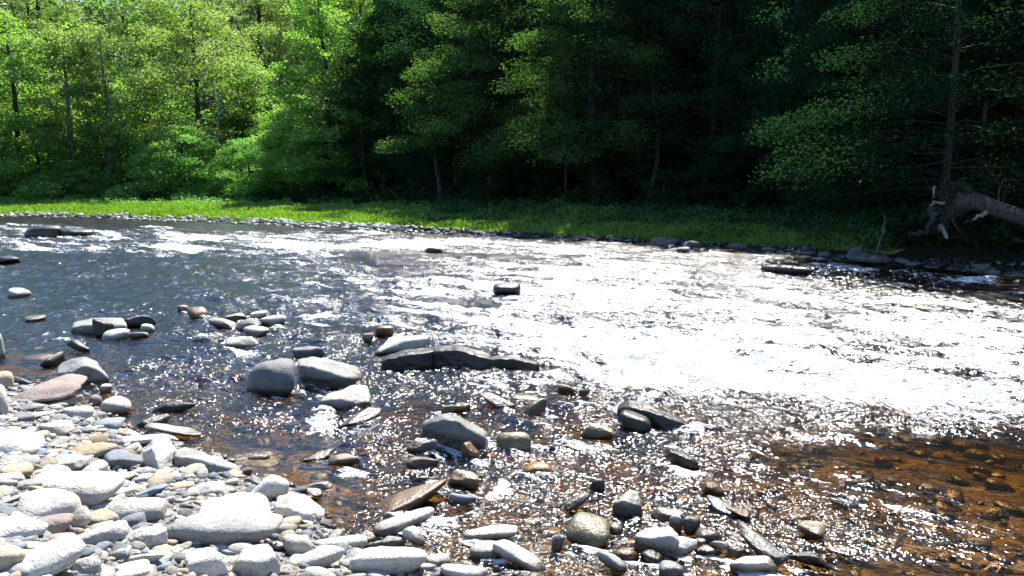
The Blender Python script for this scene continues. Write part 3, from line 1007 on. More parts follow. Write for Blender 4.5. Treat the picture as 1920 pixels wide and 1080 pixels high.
scatter_rocks('dark_shore_cobbles', [p[0] for p in RP], [p[1] for p in RP], [ROCK['bank'], ROCK['dark'], ROCK['dark']], 'dark shaded cobbles along the foot of the far bank', 1, 10, 0.5, 4)
# flat rocks of the far shore that stand out singly
for k in range(34):
    px = RNG.uniform(700, 1900)
    th = math.atan((px-960)/FOC)
    rr = far_r(th)+RNG.uniform(-0.35, 0.15)
    size = RNG.uniform(0.35, 0.8)*(1 if px < 1400 else 0.7)
    o = link('shore_rock', pebble_mesh(int(RNG.integers(14)), 'bank'))
    x, y = rr*math.sin(th), rr*math.cos(th)
    o.location = (x, y, max(gz(x, y), 0)+size*0.04)
    o.rotation_euler = (RNG.normal(0, .1), RNG.normal(0, .1), RNG.uniform(0, 6.28))
    o.scale = (size, size*.8, size*RNG.uniform(.6, 1.0))
    tag(o, 'flat grey rock at the waterline of the shaded far bank', 'rock', 'flat rocks along the far waterline')
# ------------------------------------------------------------------ the river
FD = np.array([0.80, -0.60])           # the way the water runs
FN = np.array([0.60, 0.80])


def soft_poly(px, py, poly, fall):
    """1 inside the outline, fading to 0 over «fall» pixels outside"""
    poly = np.array(poly, float)
    inside = np.zeros(px.shape, bool)
    dist = np.full(px.shape, 1e9)
    n = len(poly)
    for i in range(n):
        a, b = poly[i], poly[(i+1) % n]
        e = b-a
        wx, wy = px-a[0], (py-a[1])
        t = np.clip((wx*e[0]+wy*e[1])/(e@e), 0, 1)
        dist = np.minimum(dist, np.hypot(wx-e[0]*t, wy-e[1]*t))
        c = ((a[1] > py) != (b[1] > py)) & (px < (b[0]-a[0])*(py-a[1])/((b[1]-a[1])+1e-9)+a[0])
        inside ^= c
    sd = np.where(inside, -dist, dist)
    return 1-smooth(-fall*0.5, fall*0.5, sd)


def blob(px, py, cx, cy, rx, ry, rot=0.0, hard=0.6):
    c, s = math.cos(math.radians(rot)), math.sin(math.radians(rot))
    dx, dy = px-cx, -(py-cy)
    u = (dx*c+dy*s)/rx
    v = (-dx*s+dy*c)/ry
    return 1-smooth(hard, 1.25, np.hypot(u, v))


RAPID = [(690, 575), (735, 520), (820, 492), (900, 474), (1000, 462), (1150, 464), (1300, 480), (1450, 512), (1600, 532), (1750, 548),
         (1960, 575), (1990, 790), (1800, 792), (1640, 778), (1500, 768), (1330, 760), (1180, 750), (1090, 715), (1010, 680), (900, 650),
         (800, 628), (720, 612)]
FOAM_BLOBS = [
    # cx, cy, rx, ry, rot, amount: lines of broken water in the far channel
    (90, 466, 125, 5, 0, .8), (330, 465, 75, 11, -2, .9), (355, 448, 75, 9, -1, .9), (560, 463, 130, 8, -1, .9), (740, 461, 120, 10, -2, .95),
    (480, 438, 60, 4, 0, .55), (620, 443, 90, 5, -2, .6), (228, 444, 14, 7, 0, .8), (20, 423, 20, 3, 0, .6), (290, 427, 60, 4, 0, .5),
    (860, 455, 110, 8, -2, .8), (1050, 470, 130, 8, -3, .8), (700, 437, 60, 4, -3, .5),
    (580, 537, 35, 7, 0, .6), (545, 572, 20, 6, 5, .5), (590, 597, 75, 9, 5, .65), (690, 545, 30, 10, -30, .4),
    # shaded white water under the far bank
    (1580, 497, 60, 16, -8, .62), (1700, 515, 55, 9, -6, .45), (1812, 528, 50, 14, -6, .62), (1640, 520, 80, 8, -6, .4), (1410, 492, 25, 10, 0, .6),
    (1720, 535, 110, 9, -6, .45), (1900, 545, 40, 10, -6, .4),
    # small falls between the near stones
    (620, 790, 38, 18, 5, .75), (690, 800, 25, 8, 30, .5), (745, 703, 38, 9, 0, .7), (905, 708, 60, 11, 2, .6), (1030, 700, 55, 12, -10, .6),
    (935, 908, 42, 14, 22, .8), (880, 935, 35, 8, 25, .5), (1075, 770, 55, 22, -15, .5), (1190, 745, 60, 10, 0, .7),
    (1060, 840, 70, 20, 10, .35), (1280, 810, 55, 9, -12, .6), (1250, 860, 35, 14, 0, .5), (990, 930, 30, 12, 20, .45),
    (1380, 930, 70, 24, -25, .42), (1570, 935, 90, 17, -9, .40), (1720, 945, 100, 12, -12, .36), (1850, 990, 80, 16, -14, .30), (1720, 1020, 45, 12, -8, .35),
    (700, 745, 30, 6, 0, .4), (130, 640, 24, 8, 0, .4), (270, 690, 60, 10, 0, .25), (390, 720, 60, 10, 5, .25),
]


def foam_glitter_cover(px, py, wn):
    px = px+28*wn[0]
    py = py+np.clip((py-400)*0.05, 2, 14)*wn[1]
    c = 0.66*soft_poly(px, py, RAPID, 150)
    c = np.maximum(c, 0.88*soft_poly(px, py, [(900, 640), (1000, 610), (1200, 600), (1500, 640), (1750, 690), (1990, 700), (1990, 770), (1700, 765), (1400, 748), (1150, 735), (1000, 680)], 90))
    c = np.maximum(c, 0.36*soft_poly(px, py, [(-100, 418), (430, 430), (640, 445), (640, 490), (430, 480), (-100, 474)], 20))
    c = np.maximum(c, 0.27*soft_poly(px, py, [(430, 480), (720, 480), (700, 570), (560, 610), (480, 560)], 60))
    c = np.maximum(c, 0.48*soft_poly(px, py, [(420, 436), (620, 434), (1000, 446), (1080, 478), (700, 478), (430, 472)], 22))
    for (cx, cy, rx, ry, rot, a) in FOAM_BLOBS:
        c = np.maximum(c, a*blob(px, py, cx, cy, rx*1.15, ry*1.25, rot, 0.25))
    for (x0, y0, x1, y1) in FOOT:
        if x0 > 330 and y0 > 560 and x1 > 640 or (x0 > 330 and 560 < y0 < 700):
            c = np.maximum(c, 0.46*blob(px, py, (x0+x1)/2+3, y1-0.12*(y1-y0), 0.72*(x1-x0)+4, 0.22*(y1-y0)+5, -3, 0.3))
    # glassy dark tongues inside the white water
    for (cx, cy, rx, ry, rot, a) in [(1560, 597, 55, 16, -25, .45), (1660, 585, 50, 12, -10, .3), (1500, 695, 90, 16, -6, .33), (1700, 650, 150, 10, -7, .28),
                                     (1120, 560, 120, 10, -8, .22), (860, 565, 90, 18, -5, .42), (1290, 552, 60, 10, -8, .3), (1130, 675, 60, 14, -15, .35),
                                     (900, 480, 130, 6, -4, .45), (1060, 492, 60, 4, -6, .45), (1350, 540, 80, 14, -10, .3), (1230, 600, 60, 6, 0, .12), (1790, 705, 90, 14, -8, .2)]:
        c = c-a*blob(px, py, cx, cy, rx, ry, rot, 0.3)
    return np.clip(c, 0, 1)


def chop_of(px, py):
    c = np.full(px.shape, 1.05)
    c = np.maximum(c, 1.0*soft_poly(px, py, [(430, 440), (1000, 455), (1300, 470), (1700, 545), (1990, 590), (1990, 800), (1500, 790), (1000, 800), (680, 640), (560, 560)], 120))
    c = np.maximum(c, 1.15*soft_poly(px, py, [(560, 640), (1000, 690), (1350, 760), (1400, 860), (1420, 960), (1500, 1060), (1000, 1080), (700, 1000), (620, 850)], 120))
    c = np.maximum(c, 1.1*soft_poly(px, py, [(180, 640), (560, 640), (640, 800), (420, 830), (250, 740)], 80))
    c = np.maximum(c, 1.0*soft_poly(px, py, [(1330, 870), (1600, 900), (1750, 935), (1990, 980), (1990, 1030), (1700, 985), (1500, 980), (1350, 1000)], 40))
    c = np.minimum(c, 1-.90*soft_poly(px, py, [(1480, 822), (1700, 818), (1990, 815), (1990, 965), (1750, 918), (1560, 885), (1420, 862)], 80))
    c = np.minimum(c, 1-.85*soft_poly(px, py, [(1560, 1010), (1800, 1020), (1990, 1040), (1990, 1150), (1540, 1150)], 130))
    c = np.minimum(c, 1-.15*soft_poly(px, py, [(-200, 500), (250, 490), (500, 510), (520, 560), (300, 590), (100, 660), (-200, 680)], 90))
    c = np.minimum(c, 1-.65*soft_poly(px, py, [(390, 820), (600, 810), (680, 880), (640, 990), (540, 900), (440, 880)], 50))
    return c


wth = np.concatenate([np.linspace(-1.5, -0.62, 60)[:-1], np.linspace(-0.62, 0.62, 900), np.linspace(0.62, 1.5, 60)[1:]])
wr = np.concatenate([np.geomspace(2.0, 3.6, 20)[:-1], np.geomspace(3.6, 46, 640), np.geomspace(46, 140, 40)[1:]])
wx, wy, wf = polar_grid(wth, wr)
wpx, wpy = to_px(wx, wy, np.zeros_like(wx))
uv = np.stack([wx*FD[0]+wy*FD[1], wx*FN[0]+wy*FN[1]], -1)
fo = foam_glitter_cover(wpx, wpy, (fbm(uv*np.array([.9, 1.8]), 71, 3)*1.6, fbm(uv*np.array([1.1, 2.2]), 72, 3)*1.6))
ch = chop_of(wpx, wpy)
front = (wpx > -250) & (wpx < 2200)
fo = np.where(front, fo, 0.25)
uv = np.stack([wx*FD[0]+wy*FD[1], wx*FN[0]+wy*FN[1]], -1)
fo = np.clip(fo+0.62*fbm(uv*np.array([0.8, 3.6]), 41, 5, 0.6)*np.clip(fo*4, 0, 1), 0, 1)
ch = ch*np.clip(1+0.75*fbm(uv*np.array([0.7, 1.6]), 43, 3), 0.3, 1.6)
wid = np.clip((wr[1:]-wr[:-1]).mean(), 0, 1)
gzw = ground_z(wx, wy)
room = np.clip(-gzw/0.12, 0.0, 1)
big = np.abs(fbm(uv*np.array([0.9, 2.0])+3.1, 51, 2))
mid = fbm(uv*np.array([2.2, 4.2]), 52, 3)
fin = fbm(uv*np.array([6.5, 10.0]), 53, 3)
wz = ch*(0.042*mid+0.020*fin)+fo*(0.075*(0.5-big)+0.050*mid+0.020*fin)
wz = wz*(0.25+0.75*room)
wz = np.minimum(wz, 0.30)
# stop at the far bank
keep = bank_s(wx, wy) < 2.0
fk = keep[wf].any(1)


def water_material():
    g = NT('river_water')
    pos = g.n('ShaderNodeNewGeometry').outputs['Position']
    foam_glitter = g.n('ShaderNodeAttribute', attribute_name='foam_glitter').outputs['Fac']
    chop = g.n('ShaderNodeAttribute', attribute_name='chop').outputs['Fac']
    ang = -math.atan2(FD[1], FD[0])
    fl = g.mapping(g.mapping(pos, rot=(0, 0, ang)), scale=(0.6, 1.25, 1.0))
    n1 = g.noise(fl, 7.0, 2.0, 0.5, 0.4)
    n2 = g.noise(pos, 21.0, 2.0, 0.55, 0.3)
    n3 = g.noise(pos, 44.0, 1.0, 0.5)
    h = g.math('ADD', g.math('MULTIPLY', n1, 0.038), g.math('MULTIPLY', n2, 0.024))
    h = g.math('ADD', h, g.math('MULTIPLY', n3, 0.008))
    h = g.math('MULTIPLY', h, chop)
    b = g.n('ShaderNodeBump', i_Distance=1.0, i_Strength=1.0)
    g.set(b.inputs['Height'], h)
    fr = g.n('ShaderNodeFresnel', i_IOR=1.38)
    g.t.links.new(b.outputs[0], fr.inputs['Normal'])
    dep = g.n('ShaderNodeAttribute', attribute_name='depth').outputs['Fac']
    cc = g.n('ShaderNodeCombineColor')
    for k_, (a_, kk) in enumerate(((0.90, -2.8), (0.81, -4.2), (0.64, -7.5))):
        g.set(cc.inputs[k_], g.math('MULTIPLY', g.math('EXPONENT', g.math('MULTIPLY', dep, kk)), a_))
    tr = g.n('ShaderNodeBsdfTransparent')
    g.t.links.new(cc.outputs[0], tr.inputs[0])
    gl = g.n('ShaderNodeBsdfGlossy', i_Roughness=0.135, i_Color=(1, 1, 1))
    g.t.links.new(b.outputs[0], gl.inputs['Normal'])
    wa = g.n('ShaderNodeMixShader')
    g.t.links.new(fr.outputs[0], wa.inputs[0])
    g.t.links.new(tr.outputs[0], wa.inputs[1])
    g.t.links.new(gl.outputs[0], wa.inputs[2])
    # broken water; its white dots also paint sun glitter into the colour
    fs = g.mapping(fl, scale=(0.6, 1.2, 1.0))
    f1 = g.noise(fs, 9.0, 6.0, 0.68, 0.8)
    f2 = g.noise(fl, 30.0, 3.0, 0.6, 0.4)
    fn = g.math('ADD', g.math('MULTIPLY', f1, 0.5), g.math('MULTIPLY', f2, 0.5))
    fn = g.rng(fn, 0.30, 0.70, kind='LINEAR')
    d = g.math('ADD', g.math('SUBTRACT', foam_glitter, 1.0), fn)
    ff = g.rng(d, 0.0, 0.16, 0.0, 0.98)
    fb = g.n('ShaderNodeBump', i_Distance=1.0, i_Strength=1.0)
    g.set(fb.inputs['Height'], g.math('MULTIPLY', fn, 0.05))
    df = g.n('ShaderNodeBsdfDiffuse', i_Color=(0.88, 0.90, 0.92))
    g.t.links.new(fb.outputs[0], df.inputs['Normal'])
    tl = g.n('ShaderNodeBsdfTranslucent', i_Color=(0.85, 0.88, 0.90))
    fm = g.n('ShaderNodeMixShader')
    fm.inputs[0].default_value = 0.25
    g.t.links.new(df.outputs[0], fm.inputs[1])
    g.t.links.new(tl.outputs[0], fm.inputs[2])
    mx = g.n('ShaderNodeMixShader')
    g.t.links.new(ff, mx.inputs[0])
    g.t.links.new(wa.outputs[0], mx.inputs[1])
    g.t.links.new(fm.outputs[0], mx.inputs[2])
    return g.done(mx.outputs[0])


wm = mesh_from('water', np.stack([wx, wy, wz], -1), wf[fk], water_material(), True, {'foam_glitter': fo, 'chop': ch, 'depth': np.clip(-gzw, 0.0, 2.0)})
tag(link('water', wm), kind='structure', label='glittering brown river with white rapids')
# ------------------------------------------------------------------ leaves, trees, grass
def leaf_material(name, dark, light, trans, tw=0.45, gloss=0.03):
    g = NT(name)
    ri = g.n('ShaderNodeNewGeometry').outputs['Random Per Island']
    pos = g.n('ShaderNodeNewGeometry').outputs['Position']
    rnd = g.n('ShaderNodeObjectInfo').outputs['Random']
    n = g.noise(pos, 0.8, 2, 0.5)
    f = g.math('ADD', g.math('MULTIPLY', ri, 0.6), g.math('MULTIPLY', g.rng(n, 0.3, 0.7, kind='LINEAR'), 0.4))
    c = g.mix(f, dark, light)
    hs = g.n('ShaderNodeHueSaturation')
    g.set(hs.inputs['Value'], g.rng(rnd, 0, 1, 0.85, 1.15, kind='LINEAR'))
    g.set(hs.inputs['Hue'], g.rng(g.math('FRACT', g.math('MULTIPLY', rnd, 5.3)), 0, 1, 0.485, 0.515, kind='LINEAR'))
    g.set(hs.inputs['Color'], c)
    c = hs.outputs[0]
    d = g.n('ShaderNodeBsdfDiffuse')
    g.set(d.inputs[0], c)
    t = g.n('ShaderNodeBsdfTranslucent')
    g.set(t.inputs[0], g.mix(1.0, c, trans, 'MULTIPLY'))
    m = g.n('ShaderNodeMixShader')
    m.inputs[0].default_value = tw
    g.t.links.new(d.outputs[0], m.inputs[1])
    g.t.links.new(t.outputs[0], m.inputs[2])
    gl = g.n('ShaderNodeBsdfGlossy', i_Roughness=0.5, i_Color=(1, 1, 1))
    m2 = g.n('ShaderNodeMixShader')
    m2.inputs[0].default_value = gloss
    g.t.links.new(m.outputs[0], m2.inputs[1])
    g.t.links.new(gl.outputs[0], m2.inputs[2])
    return g.done(m2.outputs[0])


def bark_material(name, a, b):
    g = NT(name)
    pos = g.n('ShaderNodeTexCoord').outputs['Object']
    n = g.noise(g.mapping(pos, scale=(1, 1, 0.22)), 14, 4, 0.65)
    n2 = g.noise(pos, 2.2, 3, 0.6)
    c = g.mix(g.rng(n, 0.35, 0.68), a, b)
    c = g.mix(g.math('MULTIPLY', g.rng(n2, 0.5, 0.7), 0.5), c, tuple(v*1.15 for v in b))
    bp = g.n('ShaderNodeBump', i_Distance=1.0, i_Strength=0.8)
    g.set(bp.inputs['Height'], g.math('MULTIPLY', n, 0.05))
    p = g.n('ShaderNodeBsdfPrincipled', i_Base_Color=c, i_Roughness=0.9)
    g.t.links.new(bp.outputs[0], p.inputs['Normal'])
    return g.done(p.outputs[0])


LEAF = {
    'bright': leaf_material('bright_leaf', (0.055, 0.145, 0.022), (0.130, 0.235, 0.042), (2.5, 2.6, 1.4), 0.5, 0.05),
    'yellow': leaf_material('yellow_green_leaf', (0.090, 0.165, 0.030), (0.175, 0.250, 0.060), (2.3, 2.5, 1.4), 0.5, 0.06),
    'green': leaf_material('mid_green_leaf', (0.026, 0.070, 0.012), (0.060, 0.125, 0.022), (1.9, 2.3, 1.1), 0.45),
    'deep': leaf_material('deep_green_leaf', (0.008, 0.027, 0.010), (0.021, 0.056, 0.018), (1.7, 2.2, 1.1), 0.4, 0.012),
    'shade': leaf_material('shade_darkened_leaf', (0.005, 0.015, 0.007), (0.011, 0.029, 0.011), (1.6, 2.0, 1.1), 0.4, 0.004),  # deep green darkened further: shade put into the leaf colour
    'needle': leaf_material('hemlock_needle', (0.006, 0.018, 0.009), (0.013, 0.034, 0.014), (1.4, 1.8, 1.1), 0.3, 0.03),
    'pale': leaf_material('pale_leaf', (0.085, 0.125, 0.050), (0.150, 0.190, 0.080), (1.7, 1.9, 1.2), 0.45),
    'grass': leaf_material('grass_blade', (0.060, 0.145, 0.014), (0.140, 0.230, 0.022), (2.0, 2.1, 1.0), 0.5, 0.04),
}
BARK = {
    'dark': bark_material('dark_bark', (0.014, 0.0125, 0.011), (0.034, 0.03, 0.026)),
    'grey': bark_material('grey_bark', (0.10, 0.095, 0.085), (0.20, 0.19, 0.175)),
    'bleached': bark_material('bleached_wood', (0.13, 0.115, 0.10), (0.30, 0.275, 0.245)),
    'log': bark_material('log_wood', (0.022, 0.019, 0.016), (0.072, 0.064, 0.055)),
    'soil': bark_material('soil_clump', (0.016, 0.012, 0.009), (0.035, 0.027, 0.02)),
}


class Tubes:
    def __init__(self):
        self.v, self.f, self.n = [], [], 0

    def add(self, pts, radii, sides=7):
        pts = np.asarray(pts, float)
        k = len(pts)
        tang = np.gradient(pts, axis=0)
        tang /= np.linalg.norm(tang, axis=1)[:, None]+1e-9
        ref = np.array([0, 0, 1.0]) if abs(tang[0][2]) < 0.8 else np.array([1.0, 0, 0])
        a = np.cross(tang, ref)
        a /= np.linalg.norm(a, axis=1)[:, None]+1e-9
        b = np.cross(tang, a)
        ang = np.linspace(0, 2*math.pi, sides, endpoint=False)
        ring = pts[:, None, :]+np.asarray(radii)[:, None, None]*(np.cos(ang)[None, :, None]*a[:, None, :]+np.sin(ang)[None, :, None]*b[:, None, :])
        self.v.append(ring.reshape(-1, 3))
        for i in range(k-1):
            for j in range(sides):
                j2 = (j+1) % sides
                self.f.append((self.n+i*sides+j, self.n+i*sides+j2, self.n+(i+1)*sides+j2, self.n+(i+1)*sides+j))
        # caps
        for i, c in ((0, 0), (k-1, 1)):
            q = [self.n+i*sides+j for j in range(sides)]
            for j in range(1, sides-2, 2):
                self.f.append((q[0], q[j], q[j+1], q[min(j+2, sides-1)]))
        self.n += k*sides

    def build(self, name, mat):
        return mesh_from(name, np.concatenate(self.v), np.array(self.f), mat)


def leaf_cards(centres, size, aspect, rng, tilt=0.5, normals=None):
    """one folded, pointed leaf per centre"""
    n = len(centres)
    nrm = rng.normal(0, tilt, (n, 3))
    nrm[:, 2] += 1.0
    if normals is not None:
        nrm += normals
    nrm /= np.linalg.norm(nrm, axis=1)[:, None]
    d = rng.normal(0, 1, (n, 3))
    d -= nrm*(d*nrm).sum(1)[:, None]
    d /= np.linalg.norm(d, axis=1)[:, None]+1e-9
    s = np.cross(nrm, d)
    L = size*rng.uniform(0.65, 1.35, n)[:, None]
    W = L*aspect
    a = centres-d*L*0.5
    c = centres+d*L*0.5-nrm*L*0.12
    b = centres+s*W*0.5+nrm*L*0.10
    e = centres-s*W*0.5+nrm*L*0.10
    V = np.stack([a, b, c, e], 1).reshape(-1, 3)
    F = np.arange(n*4).reshape(-1, 4)
    return V, F


def make_tree(name, label, cat, group, H, base, R, nb, nleaf, leaf, asp, seed, lm, bm_, style='round', trunk_r=None, twigs=8, lean=0.0, tilt=0.5, side=None, gap=0.0):
    r = np.random.default_rng(seed)
    root = link(name, None)
    tag(root, label, cat, group)
    tr = trunk_r or 0.016*H+0.03
    T = Tubes()
    zz = np.linspace(0, 1, 9)
    wob = np.stack([0.035*H*vnoise(np.stack([zz*2.2+seed, zz*0], -1), 1)+lean*zz**1.5*H, 0.035*H*vnoise(np.stack([zz*2.2+seed+9, zz*0], -1), 2), zz*H*0.97], -1)
    wob -= wob[0]
    wob[0, 2] = -0.35
    rr = tr*(1-zz)**0.8+0.012
    rr[0] *= 1.5
    T.add(wob, rr, 8)

    def trunk(h):
        return np.array([np.interp(h, wob[:, 2], wob[:, k]) for k in range(3)])

    cents = []
    wts = []
    for i in range(nb):
        f = (i+r.random())/nb
        h = base+(H*0.95-base)*f
        az = i*2.39996+r.normal(0, 0.5)
        if side is not None and r.random() < 0.5:
            az = side+r.normal(0, 0.6)
        if style == 'round':
            prof = math.sqrt(max(0.05, 1-(2*f-0.75)**2*0.75))*(1 if f < 0.85 else 0.75)
            rise, droop = 0.30+0.7*f, 0.30
        elif style == 'layer':
            prof = (1-f)**0.6*0.95+0.12
            rise, droop = 0.16+0.35*f, 0.30
        elif style == 'conifer':
            prof = (1-f)**0.85+0.06
            rise, droop = 0.14, 0.48
        elif style == 'tall':
            prof = 0.65+0.35*math.sin(math.pi*f)
            rise, droop = 0.75, 0.28
        else:
            prof = math.sqrt(max(0.08, 1-f*f))
            rise, droop = 0.35+1.1*f, 0.25
        L = R*prof*r.uniform(0.68, 1.15)
        p0 = trunk(h)
        dx = np.array([math.cos(az), math.sin(az), 0])
        tt = np.linspace(0, 1, 5)
        bp = p0+dx*L*tt[:, None]+np.array([0, 0, 1.0])*(rise*L*tt-droop*L*tt**2)[:, None]
        bp[1:] += r.normal(0, 0.03*L, (4, 3))
        br = max(0.010, 0.20*tr*(1-f*0.6))
        T.add(bp, np.linspace(br, 0.006, 5), 5)
        sx = np.array([-dx[1], dx[0], 0])
        nt_ = max(3, int(twigs*prof))
        for k in range(nt_):
            t = 0.12+0.91*r.random()**0.7
            q = np.array([np.interp(min(t, 1), tt, bp[:, c]) for c in range(3)])+dx*max(0, t-1)*L
            wd = (0.42*L*(1.15-t)+0.12)*r.choice([-1, 1])*r.uniform(0.15, 1)
            q = q+sx*wd+dx*abs(wd)*0.4-np.array([0, 0, 1])*abs(wd)*(0.12 if style != 'conifer' else 0.3)
            if gap and r.random() < gap:
                continue
            cents.append((q, 0.28+0.10*L*r.uniform(0.6, 1.3), dx))
            wts.append(0.5+t)
    for k in range(4):
        cents.append((trunk(H*0.93)+r.normal(0, 0.3, 3), 0.35, np.array([1., 0, 0])))
        wts.append(0.8)
    trunk_o = link('trunk', T.build('trunk', bm_), root)
    wts = np.array(wts)*np.array([c[1]**2 for c in cents])
    wts /= wts.sum()
    idx = r.choice(len(cents), nleaf, p=wts)
    C = np.array([c[0] for c in cents])[idx]
    S = np.array([c[1] for c in cents])[idx]
    off = r.normal(0, 1, (nleaf, 3))
    off /= np.maximum(1, np.linalg.norm(off, axis=1)/1.9)[:, None]
    off[:, 2] *= {'conifer': 0.16, 'layer': 0.42, 'round': 0.5, 'tall': 0.45, 'bush': 0.45}[style]
    P = C+off*S[:, None]*0.62
    P[:, 2] -= 0.18*np.hypot(off[:, 0], off[:, 1])**2*S*0.3
    V, F = leaf_cards(P, leaf, asp, r, tilt)
    crown = link('crown', mesh_from('crown', V, F, lm, False), root)
    return root


def put(root, px, dist, rz=0.0, s=1.0, dz=0.0):
    x, y, z = stand(px, dist)
    root.location = (x, y, z-0.05+dz)
    root.rotation_euler = (0, 0, rz)
    root.scale = (s, s, s)
    return root


def again(root, label=None, group=None, mats=None):
    c = root.copy()
    col.objects.link(c)
    if label:
        c['label'] = label
    if group:
        c['group'] = group
    for ch in list(root.children):
        k = ch.copy()
        col.objects.link(k)
        k.parent = c
    return c


WL = 'sunlit trees behind the far meadow'
WR = 'dark woods above the shaded bank'
# ---- the sunlit side
t = make_tree('maple_tree', 'bright green leafy tree rising at the photo\'s edge behind the sunlit grass', 'tree', WL, 10.0, 0.7, 3.6, 60, 24000, .165, .62, 1, LEAF['bright'], BARK['dark'], 'round')
put(t, 40, 62, 0, 1.17)
t2 = make_tree('young_tree', 'slender thinly leaved tree with grey stem, beside the bright tree at the edge', 'tree', WL, 9.4, 1.6, 2.0, 42, 11000, .14, .6, 2, LEAF['yellow'], BARK['grey'], 'tall', gap=.25)
put(t2, 150, 60, 0, 1.15)
u = again(t2, 'second slender thinly leaved tree, just behind the first and before the broad yellowish crown')
put(u, 208, 60, 2.1, 1.15)
t3 = make_tree('maple_tree', 'broad round yellow-green tree, the widest lit crown behind the meadow', 'tree', WL, 12.2, 1.4, 4.9, 80, 36000, .165, .62, 3, LEAF['yellow'], BARK['dark'], 'round', twigs=9)
put(t3, 385, 63, 0, 1.08)
t4 = make_tree('leafy_shrub', 'low wide bright shrub at the meadow\'s back edge before the broad crown', 'shrub', None, 4.1, 0.25, 3.0, 40, 20000, .135, .6, 4, LEAF['bright'], BARK['dark'], 'layer', twigs=10)
put(t4, 345, 56, 0, 1.1)
t4['group'] = 'shrubs along the far meadow'
u = again(t4, 'small bright sapling bush under the slender thin trees')
put(u, 140, 58, 1.4, .65)
u = again(t4, 'green bush filling the gap between the wide bright shrub and the dark-trunked maple')
put(u, 470, 54, 2.6, .9)
u = again(t4, 'green bush at the foot of the bright tree by the photo\'s edge')
put(u, 10, 60.5, 4.0, .85)
u = again(t4, 'full green bush closing the gap between the bright edge tree and the slender trees')
put(u, 78, 60, 3.0, 1.35)
for px, dd, s_, lab in [(-30, 70, 1.7, 'tall green thicket at the photo\'s edge behind the bright edge tree'), (120, 69, 1.9, 'tall green thicket filling the wood behind the two slender trees'), (290, 70, 1.8, 'tall green thicket under the yellow-green crown on its edge tree side'),
                        (480, 66, 1.8, 'tall green thicket under the yellow-green crown beside the dead sapling'), (560, 60, 1.3, 'green thicket behind the dark maple trunk')]:
    u = again(t4, lab)
    put(u, px, dd, px*.1, s_)
u = again(t4, 'green bush deeper in the wood between the slender trees and the wide shrub')
put(u, 235, 60, 5.0, 1.1)
t5 = make_tree('maple_tree', 'full green maple with a dark straight trunk where the sunlit meadow ends', 'tree', WL, 11.5, 1.1, 3.5, 76, 32000, .155, .64, 5, LEAF['bright'], BARK['dark'], 'layer', twigs=10, lean=0.01)
put(t5, 600, 50, 0, 1.08)
t6 = make_tree('dead_tree', 'bare grey dead sapling standing before the broad yellow-green crown', 'tree', WL, 6.2, 1.6, 1.5, 22, 260, .10, .6, 6, LEAF['yellow'], BARK['bleached'], 'tall', trunk_r=.07)
put(t6, 424, 56.5, 0, 1.08)
t7 = make_tree('maple_tree', 'large green maple with glinting upper leaves, next to the dark-trunked one', 'tree', WL, 12.5, 2.2, 4.2, 76, 40000, .155, .64, 7, LEAF['green'], BARK['dark'], 'layer', twigs=9)
put(t7, 775, 49, 1.0, 1.04)
t8 = make_tree('hemlock_tree', 'dark conifer poking up behind the lit trees near the top corner', 'tree', WL, 15, 3, 3.6, 70, 17000, .16, .3, 8, LEAF['needle'], BARK['dark'], 'conifer')
put(t8, 110, 94, 0, 1.35)
u = again(t8, 'dark conifer showing between the broad yellow-green crown and the dark-trunked maple')
put(u, 500, 78, 1.2, 1.15)
for k, (px, d, s, lab) in enumerate([(-60, 82, 1.25, 'bright tree crown half cut by the photo\'s edge'), (90, 88, 1.4, 'light green tree behind the slender trees'), (250, 92, 1.5, 'light green treetop over the broad yellow-green crown\'s edge'),
                                     (560, 76, 1.3, 'sunlit treetop behind the dark-trunked maple'), (690, 70, 1.15, 'lit tree behind the gap between the two big maples'), (420, 98, 1.6, 'tall treetop behind the broad yellow-green crown'), (20, 106, 1.6, 'hazy light green treetop high in the corner'), (-140, 72, 1.3, 'tree standing out past the photo\'s edge')]):
    u = again((t, t3)[k % 2], lab)
    put(u, px, d, k*1.3, s*(1.0 if k % 2 == 0 else .84))

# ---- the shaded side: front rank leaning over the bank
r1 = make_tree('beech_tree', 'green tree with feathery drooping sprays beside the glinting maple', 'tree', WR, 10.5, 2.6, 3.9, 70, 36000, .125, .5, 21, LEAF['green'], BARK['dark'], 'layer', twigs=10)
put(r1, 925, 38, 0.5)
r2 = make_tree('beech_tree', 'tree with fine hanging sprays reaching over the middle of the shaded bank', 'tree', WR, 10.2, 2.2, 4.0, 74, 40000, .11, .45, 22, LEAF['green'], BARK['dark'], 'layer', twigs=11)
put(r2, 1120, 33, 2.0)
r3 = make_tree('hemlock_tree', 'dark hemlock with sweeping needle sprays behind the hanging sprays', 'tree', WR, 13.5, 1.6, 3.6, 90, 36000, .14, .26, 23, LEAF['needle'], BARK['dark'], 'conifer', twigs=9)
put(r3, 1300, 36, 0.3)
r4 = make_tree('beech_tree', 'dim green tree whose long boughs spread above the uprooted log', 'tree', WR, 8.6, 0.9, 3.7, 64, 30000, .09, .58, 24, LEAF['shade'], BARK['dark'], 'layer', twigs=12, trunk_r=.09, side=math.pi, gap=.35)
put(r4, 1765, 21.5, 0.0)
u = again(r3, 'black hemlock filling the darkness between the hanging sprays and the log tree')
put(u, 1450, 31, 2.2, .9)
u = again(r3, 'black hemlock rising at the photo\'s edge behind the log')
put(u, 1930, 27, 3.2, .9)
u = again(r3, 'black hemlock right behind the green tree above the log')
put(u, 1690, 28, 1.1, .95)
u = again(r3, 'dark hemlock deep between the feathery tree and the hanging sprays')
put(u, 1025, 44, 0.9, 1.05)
u = again(r3, 'dark hemlock rising behind the tree with hanging sprays')
